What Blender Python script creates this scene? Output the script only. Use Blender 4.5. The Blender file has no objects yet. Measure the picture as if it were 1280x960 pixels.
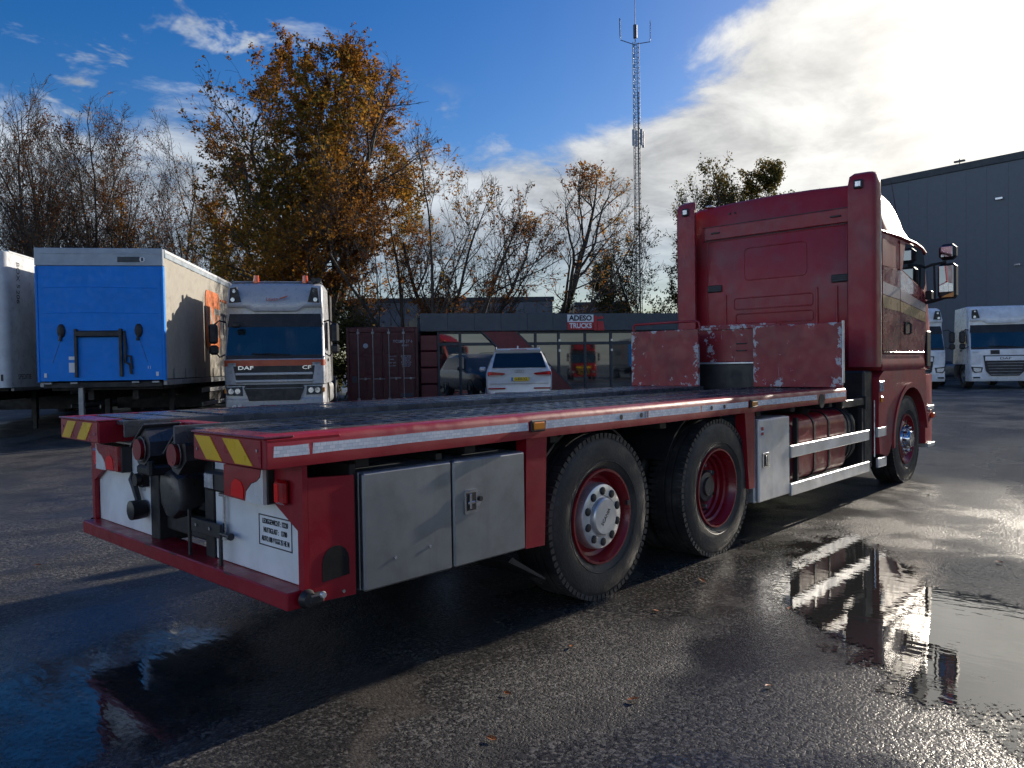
import bpy, bmesh, math, random
import numpy as np
from mathutils import Vector, Matrix
R_ = math.radians
scene = bpy.context.scene
COL = scene.collection

# ------------------------------------------------------------------ camera
CAM = Vector((-1.6085, -4.1691, 1.499))
FW = Vector((0.72849, 0.68463, -0.02401)); RT = Vector((0.68448, -0.72887, -0.01534)); UP = Vector((0.02800, 0.00526, 0.99959))
cd = bpy.data.cameras.new('camera'); co = bpy.data.objects.new('camera', cd); COL.objects.link(co)
cd.sensor_fit = 'HORIZONTAL'; cd.sensor_width = 36.0; cd.lens = 967.0/1280*36
cd.clip_start = 0.05; cd.clip_end = 3000
m = Matrix.Identity(4)
for i in range(3):
    m[i][0] = RT[i]; m[i][1] = UP[i]; m[i][2] = -FW[i]; m[i][3] = CAM[i]
co.matrix_world = m
scene.camera = co

# ------------------------------------------------------------------ sky and sun
SUN_AZ = R_(-2.5); SUN_EL = R_(18.0)          # azimuth measured from +X (the lorry's forward axis) towards +Y
SUND = Vector((math.cos(SUN_EL)*math.cos(SUN_AZ), math.cos(SUN_EL)*math.sin(SUN_AZ), math.sin(SUN_EL)))
world = bpy.data.worlds.new('World'); scene.world = world; world.use_nodes = True
def build_world():
    nt = world.node_tree; N = nt.nodes; L = nt.links
    N.clear()
    def nd(t, **k):
        n = N.new(t)
        for a, b in k.items():
            if a == 'ins':
                for i, v in b.items(): n.inputs[i].default_value = v
            else: setattr(n, a, b)
        return n
    def mth(op, a, b=None, c=None, clamp=False):
        n = N.new('ShaderNodeMath'); n.operation = op; n.use_clamp = clamp
        for i, v in enumerate((a, b, c)):
            if v is None: continue
            if isinstance(v, (int, float)): n.inputs[i].default_value = v
            else: L.new(v, n.inputs[i])
        return n.outputs[0]
    def sstep(v, lo, hi):
        n = nd('ShaderNodeMapRange', interpolation_type='SMOOTHSTEP'); L.new(v, n.inputs[0])
        n.inputs[1].default_value = lo; n.inputs[2].default_value = hi
        return n.outputs[0]
    sky = nd('ShaderNodeTexSky', sky_type='NISHITA', sun_disc=False, sun_elevation=SUN_EL, sun_rotation=R_(90)-SUN_AZ,
             altitude=20, air_density=1.0, dust_density=0.6, ozone_density=2.5)
    hs = nd('ShaderNodeHueSaturation'); hs.inputs['Hue'].default_value = 0.515; hs.inputs['Saturation'].default_value = SKY_SAT; hs.inputs['Value'].default_value = SKY_VAL
    L.new(sky.outputs[0], hs.inputs['Color'])
    tc = nd('ShaderNodeTexCoord'); sx = nd('ShaderNodeSeparateXYZ'); L.new(tc.outputs['Generated'], sx.inputs[0])
    X, Y, Z = sx.outputs
    zc = mth('MAXIMUM', Z, 0.0)
    inv = mth('DIVIDE', 1.0, mth('ADD', zc, 0.16))
    cx = nd('ShaderNodeCombineXYZ'); L.new(mth('MULTIPLY', X, inv), cx.inputs[0]); L.new(mth('MULTIPLY', Y, inv), cx.inputs[1])
    # angle to the sun
    dt = nd('ShaderNodeVectorMath', operation='DOT_PRODUCT'); L.new(tc.outputs['Generated'], dt.inputs[0]); dt.inputs[1].default_value = SUND
    ang = mth('ARCCOSINE', mth('MINIMUM', mth('MAXIMUM', dt.outputs['Value'], -1.0), 1.0))
    # broken cloud: large and fine noise over a flat cloud layer
    def noise(scale, det, rough, off=(0, 0, 0), dist=0.0, sc=(1, 1, 1)):
        mp = nd('ShaderNodeMapping'); mp.inputs['Location'].default_value = off; mp.inputs['Scale'].default_value = sc
        L.new(cx.outputs[0], mp.inputs[0])
        n = nd('ShaderNodeTexNoise'); n.inputs['Scale'].default_value = scale; n.inputs['Detail'].default_value = det
        n.inputs['Roughness'].default_value = rough; n.inputs['Distortion'].default_value = dist
        L.new(mp.outputs[0], n.inputs['Vector']); return n.outputs[0]
    big = noise(0.9, 1, 0.5, (3.1, 1.7, 0)); fine = noise(2.6, 6, 0.62, (0.4, 5.2, 0), 0.3); tuft = noise(4.2, 5, 0.6, (7.1, 3.3, 0), 0.4)
    # the bank: cloud tops low all round, higher towards the sun
    el = mth('ARCSINE', mth('MINIMUM', mth('MAXIMUM', Z, -1.0), 1.0))
    lift = mth('MULTIPLY', sstep(ang, R_(41), R_(10)), R_(20))
    top = mth('ADD', mth('ADD', lift, R_(16.5)), mth('MULTIPLY', mth('SUBTRACT', fine, 0.5), R_(15)))
    top = mth('ADD', top, mth('MULTIPLY', mth('SUBTRACT', big, 0.5), R_(8)))
    bank = mth('MULTIPLY', sstep(mth('SUBTRACT', top, el), R_(-.5), R_(3.5)), mth('ADD', mth('MULTIPLY', sstep(el, R_(4), R_(13)), .35), .65))
    wisps = mth('MULTIPLY', sstep(tuft, 0.54, 0.67), sstep(big, 0.40, 0.52))
    cover = mth('MAXIMUM', bank, mth('MULTIPLY', wisps, 0.85))
    thick = sstep(fine, 0.25, 0.75)
    # cloud brightness: forward scattering around the sun, greyer undersides low down
    glow = mth('POWER', mth('MAXIMUM', sstep(ang, R_(75), R_(3)), 0.0), 5.0)
    base = mth('ADD', mth('MULTIPLY', thick, CL_VAR), CL_BASE)
    base = mth('MULTIPLY', base, mth('ADD', mth('MULTIPLY', sstep(el, R_(2), R_(15)), 0.45), 0.55))
    lum = mth('ADD', mth('ADD', base, mth('MULTIPLY', sstep(ang, R_(75), R_(150)), CL_FILL)), mth('MULTIPLY', glow, CL_GLOW))   # added brightness on cloud behind the camera, to fill the shaded sides
    cc = nd('ShaderNodeMix', data_type='RGBA'); L.new(sstep(ang, R_(70), R_(10)), cc.inputs['Factor'])
    cc.inputs[6].default_value = (0.80, 0.89, 1.0, 1); cc.inputs[7].default_value = (1.0, 0.955, 0.86, 1)
    cm = nd('ShaderNodeMix', data_type='RGBA', blend_type='MULTIPLY'); cm.inputs['Factor'].default_value = 1
    L.new(cc.outputs[2], cm.inputs[6]); L.new(lum, cm.inputs[7])
    mx = nd('ShaderNodeMix', data_type='RGBA'); L.new(mth('MULTIPLY', cover, 0.93), mx.inputs['Factor'])
    L.new(hs.outputs[0], mx.inputs[6]); L.new(cm.outputs[2], mx.inputs[7])
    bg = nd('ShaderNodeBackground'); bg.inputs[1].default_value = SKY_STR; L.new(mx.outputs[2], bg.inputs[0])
    out = nd('ShaderNodeOutputWorld'); L.new(bg.outputs[0], out.inputs[0])
SKY_STR = 0.10; SKY_SAT = 1.45; SKY_VAL = 0.57
CL_BASE = 1.6; CL_VAR = 2.7; CL_GLOW = 4.4; CL_FILL = 5.2
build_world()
sl = bpy.data.lights.new('sun', 'SUN'); so = bpy.data.objects.new('sun', sl); COL.objects.link(so)
sl.energy = 2.8; sl.angle = R_(0.5); sl.color = (1.0, 0.90, 0.76)
so.rotation_euler = (-SUND).to_track_quat('-Z', 'Y').to_euler(); so.location = (20, 0, 30)
scene.view_settings.view_transform = 'Standard'; scene.view_settings.look = 'None'
scene.view_settings.gamma = 1.0; scene.view_settings.use_curve_mapping = False
scene.view_settings.exposure = 1.15
cy = scene.cycles; cy.use_adaptive_sampling = True; cy.adaptive_threshold = 0.02; cy.max_bounces = 6; cy.diffuse_bounces = 2; cy.glossy_bounces = 3; cy.transmission_bounces = 2; cy.transparent_max_bounces = 6; cy.caustics_reflective = False; cy.caustics_refractive = False
world.cycles.sampling_method = 'MANUAL'; world.cycles.sample_map_resolution = 512

# ------------------------------------------------------------------ helpers: coordinates
FH = Vector((FW.x, FW.y, 0)).normalized(); RH = Vector((FH.y, -FH.x, 0)); YAW0 = math.atan2(RH.y, RH.x)
def gz(x, y):                                   # the yard rises a little away from the lorry
    d = (Vector((x, y, 0)) - CAM).dot(FH); t = min(1, max(0, (d-11)/13.0))
    return 0.27*t*t*(3-2*t)
def yard(lat, dep, z=None):                     # metres to the right of / ahead of the standpoint
    p = CAM + RH*lat + FH*dep
    return Vector((p.x, p.y, gz(p.x, p.y) if z is None else z))
def lat_at(px, dep): return (px-640)/967.0*dep

# ------------------------------------------------------------------ helpers: meshes
class MB:
    def __init__(s): s.v = []; s.f = []
    def add(s, vs, fs):
        o = len(s.v); s.v += [tuple(v) for v in vs]; s.f += [tuple(i+o for i in f) for f in fs]; return s
    def box(s, x0, x1, y0, y1, z0, z1, bev=0.0, M=None):
        x0, x1 = min(x0, x1), max(x0, x1); y0, y1 = min(y0, y1), max(y0, y1); z0, z1 = min(z0, z1), max(z0, z1)
        b = min(bev, (x1-x0)*.45, (y1-y0)*.45, (z1-z0)*.45)
        if b <= 0:
            vs = [(x, y, z) for x in (x0, x1) for y in (y0, y1) for z in (z0, z1)]
            fs = [(0, 1, 3, 2), (4, 6, 7, 5), (0, 4, 5, 1), (2, 3, 7, 6), (0, 2, 6, 4), (1, 5, 7, 3)]
        else:                                   # chamfered box: 24 vertices, 26 faces
            lo = (x0, y0, z0); hi = (x1, y1, z1); vs = []; idx = {}
            for sx in (0, 1):
                for sy in (0, 1):
                    for sz in (0, 1):
                        for ax in range(3):
                            c = [0, 0, 0]
                            for k, sg in enumerate((sx, sy, sz)):
                                e = hi[k] if sg else lo[k]
                                c[k] = e if k == ax else (e-b if sg else e+b)
                            idx[(sx, sy, sz, ax)] = len(vs); vs.append(tuple(c))
            fs = []
            for ax in range(3):
                o = [k for k in range(3) if k != ax]
                for sg in (0, 1):
                    q = []
                    for a, c in ((0, 0), (1, 0), (1, 1), (0, 1)):
                        t = [0, 0, 0]; t[ax] = sg; t[o[0]] = a; t[o[1]] = c; q.append(idx[(*t, ax)])
                    fs.append(tuple(q))
                for a in (0, 1):
                    for c in (0, 1):
                        t0 = [0, 0, 0]; t0[o[0]] = a; t0[o[1]] = c; t1 = list(t0); t1[ax] = 1
                        fs.append((idx[(*t0, o[0])], idx[(*t1, o[0])], idx[(*t1, o[1])], idx[(*t0, o[1])]))
            for sx in (0, 1):
                for sy in (0, 1):
                    for sz in (0, 1): fs.append(tuple(idx[(sx, sy, sz, a)] for a in range(3)))
        if M is not None: vs = [M @ Vector(v) for v in vs]
        return s.add(vs, fs)
    def prism(s, poly, ax, a0, a1, M=None):     # polygon in the two other axes, swept along ax
        n = len(poly); vs = []
        for a in (a0, a1):
            for (p, q) in poly:
                vs.append((a, p, q) if ax == 'x' else ((p, a, q) if ax == 'y' else (p, q, a)))
        if M is not None: vs = [M @ Vector(v) for v in vs]
        fs = [tuple(range(n)), tuple(range(2*n-1, n-1, -1))]
        fs += [(i, (i+1) % n, n+(i+1) % n, n+i) for i in range(n)]
        return s.add(vs, fs)
    def rings(s, rs, cap0=True, cap1=True, closed=True):
        n = len(rs[0]); vs = [p for r in rs for p in r]; fs = []
        for k in range(len(rs)-1):
            for i in range(n if closed else n-1):
                j = (i+1) % n; fs.append((k*n+i, k*n+j, (k+1)*n+j, (k+1)*n+i))
        if cap0: fs.append(tuple(range(n-1, -1, -1)))
        if cap1: fs.append(tuple((len(rs)-1)*n+i for i in range(n)))
        return s.add(vs, fs)
    def cyl(s, p0, p1, r0, r1=None, n=12, cap=True):
        p0, p1 = Vector(p0), Vector(p1); r1 = r0 if r1 is None else r1
        d = (p1-p0).normalized(); a = d.orthogonal().normalized(); b = d.cross(a)
        cs = [(math.cos(2*math.pi*i/n), math.sin(2*math.pi*i/n)) for i in range(n)]
        return s.rings([[p0+(a*c+b*t)*r0 for c, t in cs], [p1+(a*c+b*t)*r1 for c, t in cs]], cap, cap)
    def tube(s, pts, r, n=8, cap=True):
        pts = [Vector(p) for p in pts]; rs = []; a = None
        for i, p in enumerate(pts):
            d = (pts[min(i+1, len(pts)-1)]-pts[max(i-1, 0)]).normalized()
            a = d.orthogonal().normalized() if a is None else (a-d*a.dot(d)).normalized()
            b = d.cross(a); rr = r[i] if isinstance(r, (list, tuple)) else r
            rs.append([p+(a*math.cos(2*math.pi*k/n)+b*math.sin(2*math.pi*k/n))*rr for k in range(n)])
        return s.rings(rs, cap, cap)
    def lathe(s, prof, c, ax='y', n=32, cap=False):  # prof: list of (radius, offset along axis)
        rs = []
        for r, h in prof:
            q = []
            for i in range(n):
                a = 2*math.pi*i/n; u, v = r*math.cos(a), r*math.sin(a)
                q.append((c[0]+u, c[1]+h, c[2]+v) if ax == 'y' else ((c[0]+h, c[1]+u, c[2]+v) if ax == 'x' else (c[0]+u, c[1]+v, c[2]+h)))
            rs.append(q)
        return s.rings(rs, cap, cap)
    def ball(s, c, r, n=10, m=6, sc=(1, 1, 1)):
        rs = []
        for k in range(1, m):
            t = math.pi*k/m
            rs.append([(c[0]+r*sc[0]*math.sin(t)*math.cos(2*math.pi*i/n), c[1]+r*sc[1]*math.sin(t)*math.sin(2*math.pi*i/n), c[2]+r*sc[2]*math.cos(t)) for i in range(n)])
        return s.rings(rs)
    def xf(s, M): s.v = [tuple(M @ Vector(v)) for v in s.v]; return s
    def mesh(s, name, mt, smooth=True, ang=35):
        me = bpy.data.meshes.new(name); me.from_pydata(s.v, [], s.f)
        bm = bmesh.new(); bm.from_mesh(me); bmesh.ops.recalc_face_normals(bm, faces=bm.faces); bm.to_mesh(me); bm.free()
        if smooth:
            me.polygons.foreach_set('use_smooth', [True]*len(me.polygons)); me.set_sharp_from_angle(angle=R_(ang))
        if mt is not None: me.materials.append(mt)
        return me
    def build(s, name, mt, parent=None, smooth=True, ang=35, label=None, kind=None):
        o = bpy.data.objects.new(name, s.mesh(name, mt, smooth, ang)); COL.objects.link(o)
        if parent is not None: o.parent = parent
        if label: o['label'] = label
        if kind: o['kind'] = kind
        return o
def part(name, mt, parent, fn, **k):
    b = MB(); fn(b); return b.build(name, mt, parent, **k)
def box(name, mt, parent, *a, bev=0.004, **k): return MB().box(*a, bev=bev).build(name, mt, parent, **k)
def empty(name, loc, rz=0, label=None, cat=None, group=None):
    o = bpy.data.objects.new(name, None); COL.objects.link(o); o.location = loc; o.rotation_euler = (0, 0, rz)
    o.empty_display_size = 0.2
    return tag(o, label, cat, group)
def tag(o, label=None, cat=None, group=None, kind=None):
    for k, v in (('label', label), ('category', cat), ('group', group), ('kind', kind)):
        if v: o[k] = v
    return o
def dup(o, parent=None):
    c = o.copy(); COL.objects.link(c)
    if parent is not None: c.parent = parent
    for ch in o.children: dup(ch, c)
    return c
def inst(src, parent, loc=None, rot=None, scale=None):      # one more object on the same mesh
    c = src.copy(); COL.objects.link(c); c.parent = parent
    if loc is not None: c.location = loc
    if rot is not None: c.rotation_euler = rot
    if scale is not None: c.scale = scale
    return c
def text(name, body, mt, parent, M, size=0.1, ext=0.002, align='CENTER', sx=1.0, sp=1.0, bold=0.0, label=None):
    cu = bpy.data.curves.new(name, 'FONT'); cu.body = body; cu.size = size; cu.align_x = align; cu.align_y = 'CENTER'
    cu.extrude = ext; cu.space_character = sp; cu.offset = bold; cu.resolution_u = 3
    t = bpy.data.objects.new(name, cu); COL.objects.link(t)
    me = bpy.data.meshes.new_from_object(t.evaluated_get(bpy.context.evaluated_depsgraph_get()))
    bpy.data.objects.remove(t); bpy.data.curves.remove(cu)
    me.transform(M @ Matrix.Diagonal((sx, 1, 1, 1))); me.materials.clear(); me.materials.append(mt); me.name = name
    o = bpy.data.objects.new(name, me); COL.objects.link(o); o.parent = parent
    if label: o['label'] = label
    return o
def face_m(loc, right, up):                     # text frame: reads along right, upright along up
    r, u = Vector(right).normalized(), Vector(up).normalized(); n = r.cross(u)
    M = Matrix.Identity(4)
    for i in range(3): M[i][0] = r[i]; M[i][1] = u[i]; M[i][2] = n[i]; M[i][3] = loc[i]
    return M
def arc(cx, cy, r, a0, a1, n):
    return [(cx+r*math.cos(R_(a0+(a1-a0)*i/n)), cy+r*math.sin(R_(a0+(a1-a0)*i/n))) for i in range(n+1)]
def rrect(x0, x1, y0, y1, r, n=4):
    return arc(x1-r, y1-r, r, 0, 90, n)+arc(x0+r, y1-r, r, 90, 180, n)+arc(x0+r, y0+r, r, 180, 270, n)+arc(x1-r, y0+r, r, 270, 360, n)

# ------------------------------------------------------------------ helpers: materials
def mat(name, col, rough=0.5, metal=0.0, spec=0.5, coat=0.0, var=0.12, vs=2.5, dirt=0.0, dcol=(0.05, 0.045, 0.04), ds=1.6,
        bump=0.0, bs=60.0, rv=0.12, chips=0.0, ccol=(0.42, 0.40, 0.40), cs=9.0, ior=1.5, emit=0.0, streak=0.0, trans=0.0, drops=0.0):
    mt = bpy.data.materials.new(name); mt.use_nodes = True; nt = mt.node_tree; N = nt.nodes; L = nt.links
    p = N['Principled BSDF']
    p.inputs['Metallic'].default_value = metal; p.inputs['Roughness'].default_value = rough; p.inputs['IOR'].default_value = ior
    p.inputs['Specular IOR Level'].default_value = spec; p.inputs['Coat Weight'].default_value = coat; p.inputs['Coat Roughness'].default_value = 0.06
    if trans: p.inputs['Transmission Weight'].default_value = trans
    if emit: p.inputs['Emission Color'].default_value = (*col, 1); p.inputs['Emission Strength'].default_value = emit
    tc = N.new('ShaderNodeTexCoord')
    def noise(scale, det=3, rgh=0.6, sc=None):
        n = N.new('ShaderNodeTexNoise'); n.inputs['Scale'].default_value = scale; n.inputs['Detail'].default_value = det; n.inputs['Roughness'].default_value = rgh
        if sc:
            mp = N.new('ShaderNodeMapping'); mp.inputs['Scale'].default_value = sc; L.new(tc.outputs['Object'], mp.inputs[0]); L.new(mp.outputs[0], n.inputs['Vector'])
        else: L.new(tc.outputs['Object'], n.inputs['Vector'])
        return n.outputs[0]
    def rng(v, a, b, lo=0.0, hi=1.0):
        n = N.new('ShaderNodeMapRange'); n.interpolation_type = 'SMOOTHSTEP'; L.new(v, n.inputs[0])
        for i, x in enumerate((a, b, lo, hi)): n.inputs[i+1].default_value = x
        return n.outputs[0]
    def mixc(f, a, b):
        n = N.new('ShaderNodeMix'); n.data_type = 'RGBA'
        if isinstance(f, float): n.inputs[0].default_value = f
        else: L.new(f, n.inputs[0])
        for i, x in ((6, a), (7, b)):
            if isinstance(x, tuple): n.inputs[i].default_value = (*x[:3], 1)
            else: L.new(x, n.inputs[i])
        return n.outputs[2]
    nv = noise(vs)
    c = mixc(rng(nv, .3, .7), tuple(x*(1-var) for x in col), tuple(min(1, x*(1+var)) for x in col))
    if streak:
        c = mixc(rng(noise(6, 4, .6, (1, 1, .08)), .5, .8, 0, streak), c, dcol)
    if dirt:
        c = mixc(rng(noise(ds, 5, .68), .42, .75, 0, dirt), c, dcol)
    rin = rng(noise(vs*3.3), .3, .7, max(.02, rough-rv), min(1, rough+rv)); 
    if chips:
        cm = rng(noise(cs, 6, .72), 1-chips, 1-chips+.03); c = mixc(cm, c, ccol)
    L.new(c, p.inputs['Base Color']); L.new(rin, p.inputs['Roughness'])
    if bump or drops:
        b = N.new('ShaderNodeBump'); b.inputs['Distance'].default_value = 0.01; b.inputs['Strength'].default_value = bump or drops
        if drops:
            v = N.new('ShaderNodeTexVoronoi'); v.inputs['Scale'].default_value = bs; L.new(tc.outputs['Object'], v.inputs['Vector'])
            L.new(rng(v.outputs['Distance'], .1, .34, 1, 0), b.inputs['Height'])
        else: L.new(noise(bs, 4), b.inputs['Height'])
        L.new(b.outputs[0], p.inputs['Normal'])
        if drops: L.new(b.outputs[0], p.inputs['Coat Normal'])
    return mt
M = {}
RED = (0.30, 0.006, 0.018)
M['red'] = mat('red_lorry_paint', RED, .42, coat=.12, spec=.35, dirt=.22, dcol=(.10, .012, .016), var=.1, bump=.05, bs=35, chips=.27, ccol=(.34, .26, .26), cs=16)
M['red_worn'] = mat('worn_red_panel_paint', (.27, .014, .024), .42, coat=.1, dirt=.45, dcol=(.07, .02, .02), var=.18, bump=.08, bs=20)
M['red_cab'] = mat('red_cab_paint', (.33, .018, .030), .42, coat=.10, spec=.35, dirt=.75, dcol=(.20, .085, .09), ds=1.7, var=.05, streak=.25, rv=.08)
M['red_door'] = mat('red_wet_door_paint', (.27, .010, .020), .22, coat=.8, dirt=.2, dcol=(.08, .02, .022), var=.06, drops=.25, bs=70)
M['red_rim'] = mat('red_rim_paint', (.26, .006, .014), .34, coat=.2, dirt=.4, dcol=(.035, .018, .016), ds=6)
M['hull_white'] = mat('scuffed_white_panel', (.82, .83, .84), .4, dirt=.2, dcol=(.5, .48, .44), ds=3, streak=.3, chips=.29, ccol=(.16, .10, .07), cs=7)
M['black'] = mat('black_plastic', (.018, .018, .02), .5, var=.2, dirt=.3, dcol=(.05, .048, .045), ds=5)
M['chassis'] = mat('dirty_chassis_black', (.014, .014, .015), .62, dirt=.5, dcol=(.03, .027, .024), ds=4, bump=.2, bs=25)
M['rubber'] = mat('tyre_rubber', (.020, .020, .021), .55, dirt=.8, dcol=(.080, .074, .066), ds=4, bump=.25, bs=50)
M['alu'] = mat('brushed_aluminium', (.66, .67, .69), .45, metal=.7, dirt=.3, dcol=(.3, .3, .3), ds=4, streak=.3, bump=.05, bs=120)
M['steel'] = mat('stainless_box_steel', (.27, .29, .315), .44, metal=.85, dirt=.4, dcol=(.15, .15, .15), ds=7, streak=.6, var=.05, rv=.05)
M['void'] = mat('deep_black', (.004, .004, .005), .9)
M['hubalu'] = mat('dull_hub_aluminium', (.70, .70, .71), .38, metal=.75, dirt=.3, dcol=(.25, .24, .23), ds=14)
M['chrome'] = mat('bright_metal', (.68, .68, .70), .16, metal=1, dirt=.3, dcol=(.3, .3, .3), ds=12)
M['wornsteel'] = mat('worn_dark_steel', (.085, .085, .09), .38, metal=.6, dirt=.6, dcol=(.05, .035, .03), ds=6, bump=.2, bs=40)
M['deck'] = mat('wet_deck_steel', (.105, .11, .118), .28, metal=.2, rv=.16, dirt=.6, dcol=(.035, .03, .03), ds=4, bump=.2, bs=22, coat=.2)
M['deckred'] = mat('deck_edge_red', (.23, .03, .05), .3, dirt=.7, dcol=(.09, .05, .06), ds=6, coat=.4, chips=.36, ccol=(.3, .28, .3))
M['yellow'] = mat('yellow_hazard_film', (.80, .48, .006), .35, dirt=.2, dcol=(.45, .28, .02), ds=6)
M['hazred'] = mat('red_hazard_film', (.30, .008, .02), .35, dirt=.2, dcol=(.15, .01, .02), ds=6)
M['redlens'] = mat('red_lamp_lens', (.34, .003, .006), .12, coat=.6, var=.15, vs=9)
M['redglow'] = mat('lit_red_lamp', (.62, .008, .008), .2, var=.05, emit=.03)
M['amber'] = mat('amber_lens', (.85, .28, .01), .12, coat=1, var=.1)
M['beacon'] = mat('orange_beacon_lens', (.9, .10, .01), .12, coat=1, var=.1)
M['lens'] = mat('clear_lamp_lens', (.55, .58, .62), .1, metal=.5, coat=1, var=.3, vs=25)
M['glass'] = mat('dark_cab_glass', (.012, .018, .022), .04, spec=.9, ior=1.55, var=.2, rv=.02)
M['mirror'] = mat('mirror_glass', (.75, .77, .78), .03, metal=1, var=.02, rv=.01)
M['white'] = mat('white_paint', (.74, .75, .76), .3, coat=.4, dirt=.2, dcol=(.5, .5, .48))
M['whitefade'] = mat('white_stripe', (.46, .36, .34), .35, var=.2)
M['yellowfade'] = mat('pale_yellow_stripe', (.40, .24, .10), .35, var=.25)
M['ink'] = mat('black_print', (.012, .014, .02), .5)
M['inkblue'] = mat('navy_print', (.02, .035, .07), .5)
M['plate'] = mat('yellow_number_plate', (.82, .55, .02), .4)
def strip_mat():
    mt = mat('reflective_strip', (.93, .95, .97), .3, spec=.6, dirt=.15, dcol=(.5, .5, .52), ds=9); nt = mt.node_tree; N = nt.nodes; L = nt.links
    p = N['Principled BSDF']; old = p.inputs['Base Color'].links[0].from_socket
    tc = N.new('ShaderNodeTexCoord'); v = N.new('ShaderNodeTexBrick'); v.inputs['Scale'].default_value = 1
    mp = N.new('ShaderNodeMapping'); mp.inputs['Rotation'].default_value = (R_(90), 0, 0); L.new(tc.outputs['Object'], mp.inputs[0]); L.new(mp.outputs[0], v.inputs['Vector'])
    for k, x in (('Brick Width', .030), ('Row Height', .0155), ('Mortar Size', .0012), ('Mortar Smooth', .2), ('Bias', 0.0)): v.inputs[k].default_value = x
    v.inputs['Color1'].default_value = (1, 1, 1, 1); v.inputs['Color2'].default_value = (.66, .71, .78, 1); v.inputs['Mortar'].default_value = (.5, .54, .6, 1)
    mx = N.new('ShaderNodeMix'); mx.data_type = 'RGBA'; mx.blend_type = 'MULTIPLY'; mx.inputs[0].default_value = .8
    L.new(old, mx.inputs[6]); L.new(v.outputs['Color'], mx.inputs[7]); L.new(mx.outputs[2], p.inputs['Base Color']); return mt
M['strip'] = strip_mat()
def worn_edges(mt, ys, z0, z1, ccol=(.46, .45, .48)):
    # bare metal where loads have rubbed: thick along the panel edges and low down, sparse on the face
    nt = mt.node_tree; N = nt.nodes; L = nt.links; p = N['Principled BSDF']; old = p.inputs['Base Color'].links[0].from_socket
    tc = N.new('ShaderNodeTexCoord'); sx = N.new('ShaderNodeSeparateXYZ'); L.new(tc.outputs['Object'], sx.inputs[0])
    def mth(op, a, b):
        k = N.new('ShaderNodeMath'); k.operation = op
        for i, v in enumerate((a, b)):
            if isinstance(v, (int, float)): k.inputs[i].default_value = v
            else: L.new(v, k.inputs[i])
        return k.outputs[0]
    def rng(v, a, b):
        n = N.new('ShaderNodeMapRange'); n.interpolation_type = 'SMOOTHSTEP'; L.new(v, n.inputs[0]); n.inputs[1].default_value = a; n.inputs[2].default_value = b; return n.outputs[0]
    m = None
    for y in ys:
        k = rng(mth('ABSOLUTE', mth('SUBTRACT', sx.outputs[1], y), 0.0), .13, .0); m = k if m is None else mth('MAXIMUM', m, k)
    m = mth('MAXIMUM', m, mth('MULTIPLY', rng(sx.outputs[2], z0+.22, z0), .6)); m = mth('MAXIMUM', m, mth('MULTIPLY', rng(sx.outputs[2], z1-.05, z1), .8))
    n1 = N.new('ShaderNodeTexNoise'); n1.inputs['Scale'].default_value = 9; n1.inputs['Detail'].default_value = 7; n1.inputs['Roughness'].default_value = .72; L.new(tc.outputs['Object'], n1.inputs['Vector'])
    ms = N.new('ShaderNodeMapping'); ms.inputs['Rotation'].default_value = (R_(35), 0, 0); ms.inputs['Scale'].default_value = (1, 26, 1.6); L.new(tc.outputs['Object'], ms.inputs[0])
    n2 = N.new('ShaderNodeTexNoise'); n2.inputs['Scale'].default_value = 3; n2.inputs['Detail'].default_value = 4; L.new(ms.outputs[0], n2.inputs['Vector'])
    f = rng(mth('ADD', n1.outputs[0], mth('MULTIPLY', m, .17)), .655, .69); f = mth('MAXIMUM', f, mth('MULTIPLY', rng(n2.outputs[0], .71, .74), .7))
    mx = N.new('ShaderNodeMix'); mx.data_type = 'RGBA'; L.new(f, mx.inputs[0]); L.new(old, mx.inputs[6]); mx.inputs[7].default_value = (*ccol, 1); L.new(mx.outputs[2], p.inputs['Base Color'])
worn_edges(M['red_worn'], (.355, 1.272, -1.262, -.315), 1.225, 1.885)
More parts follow.
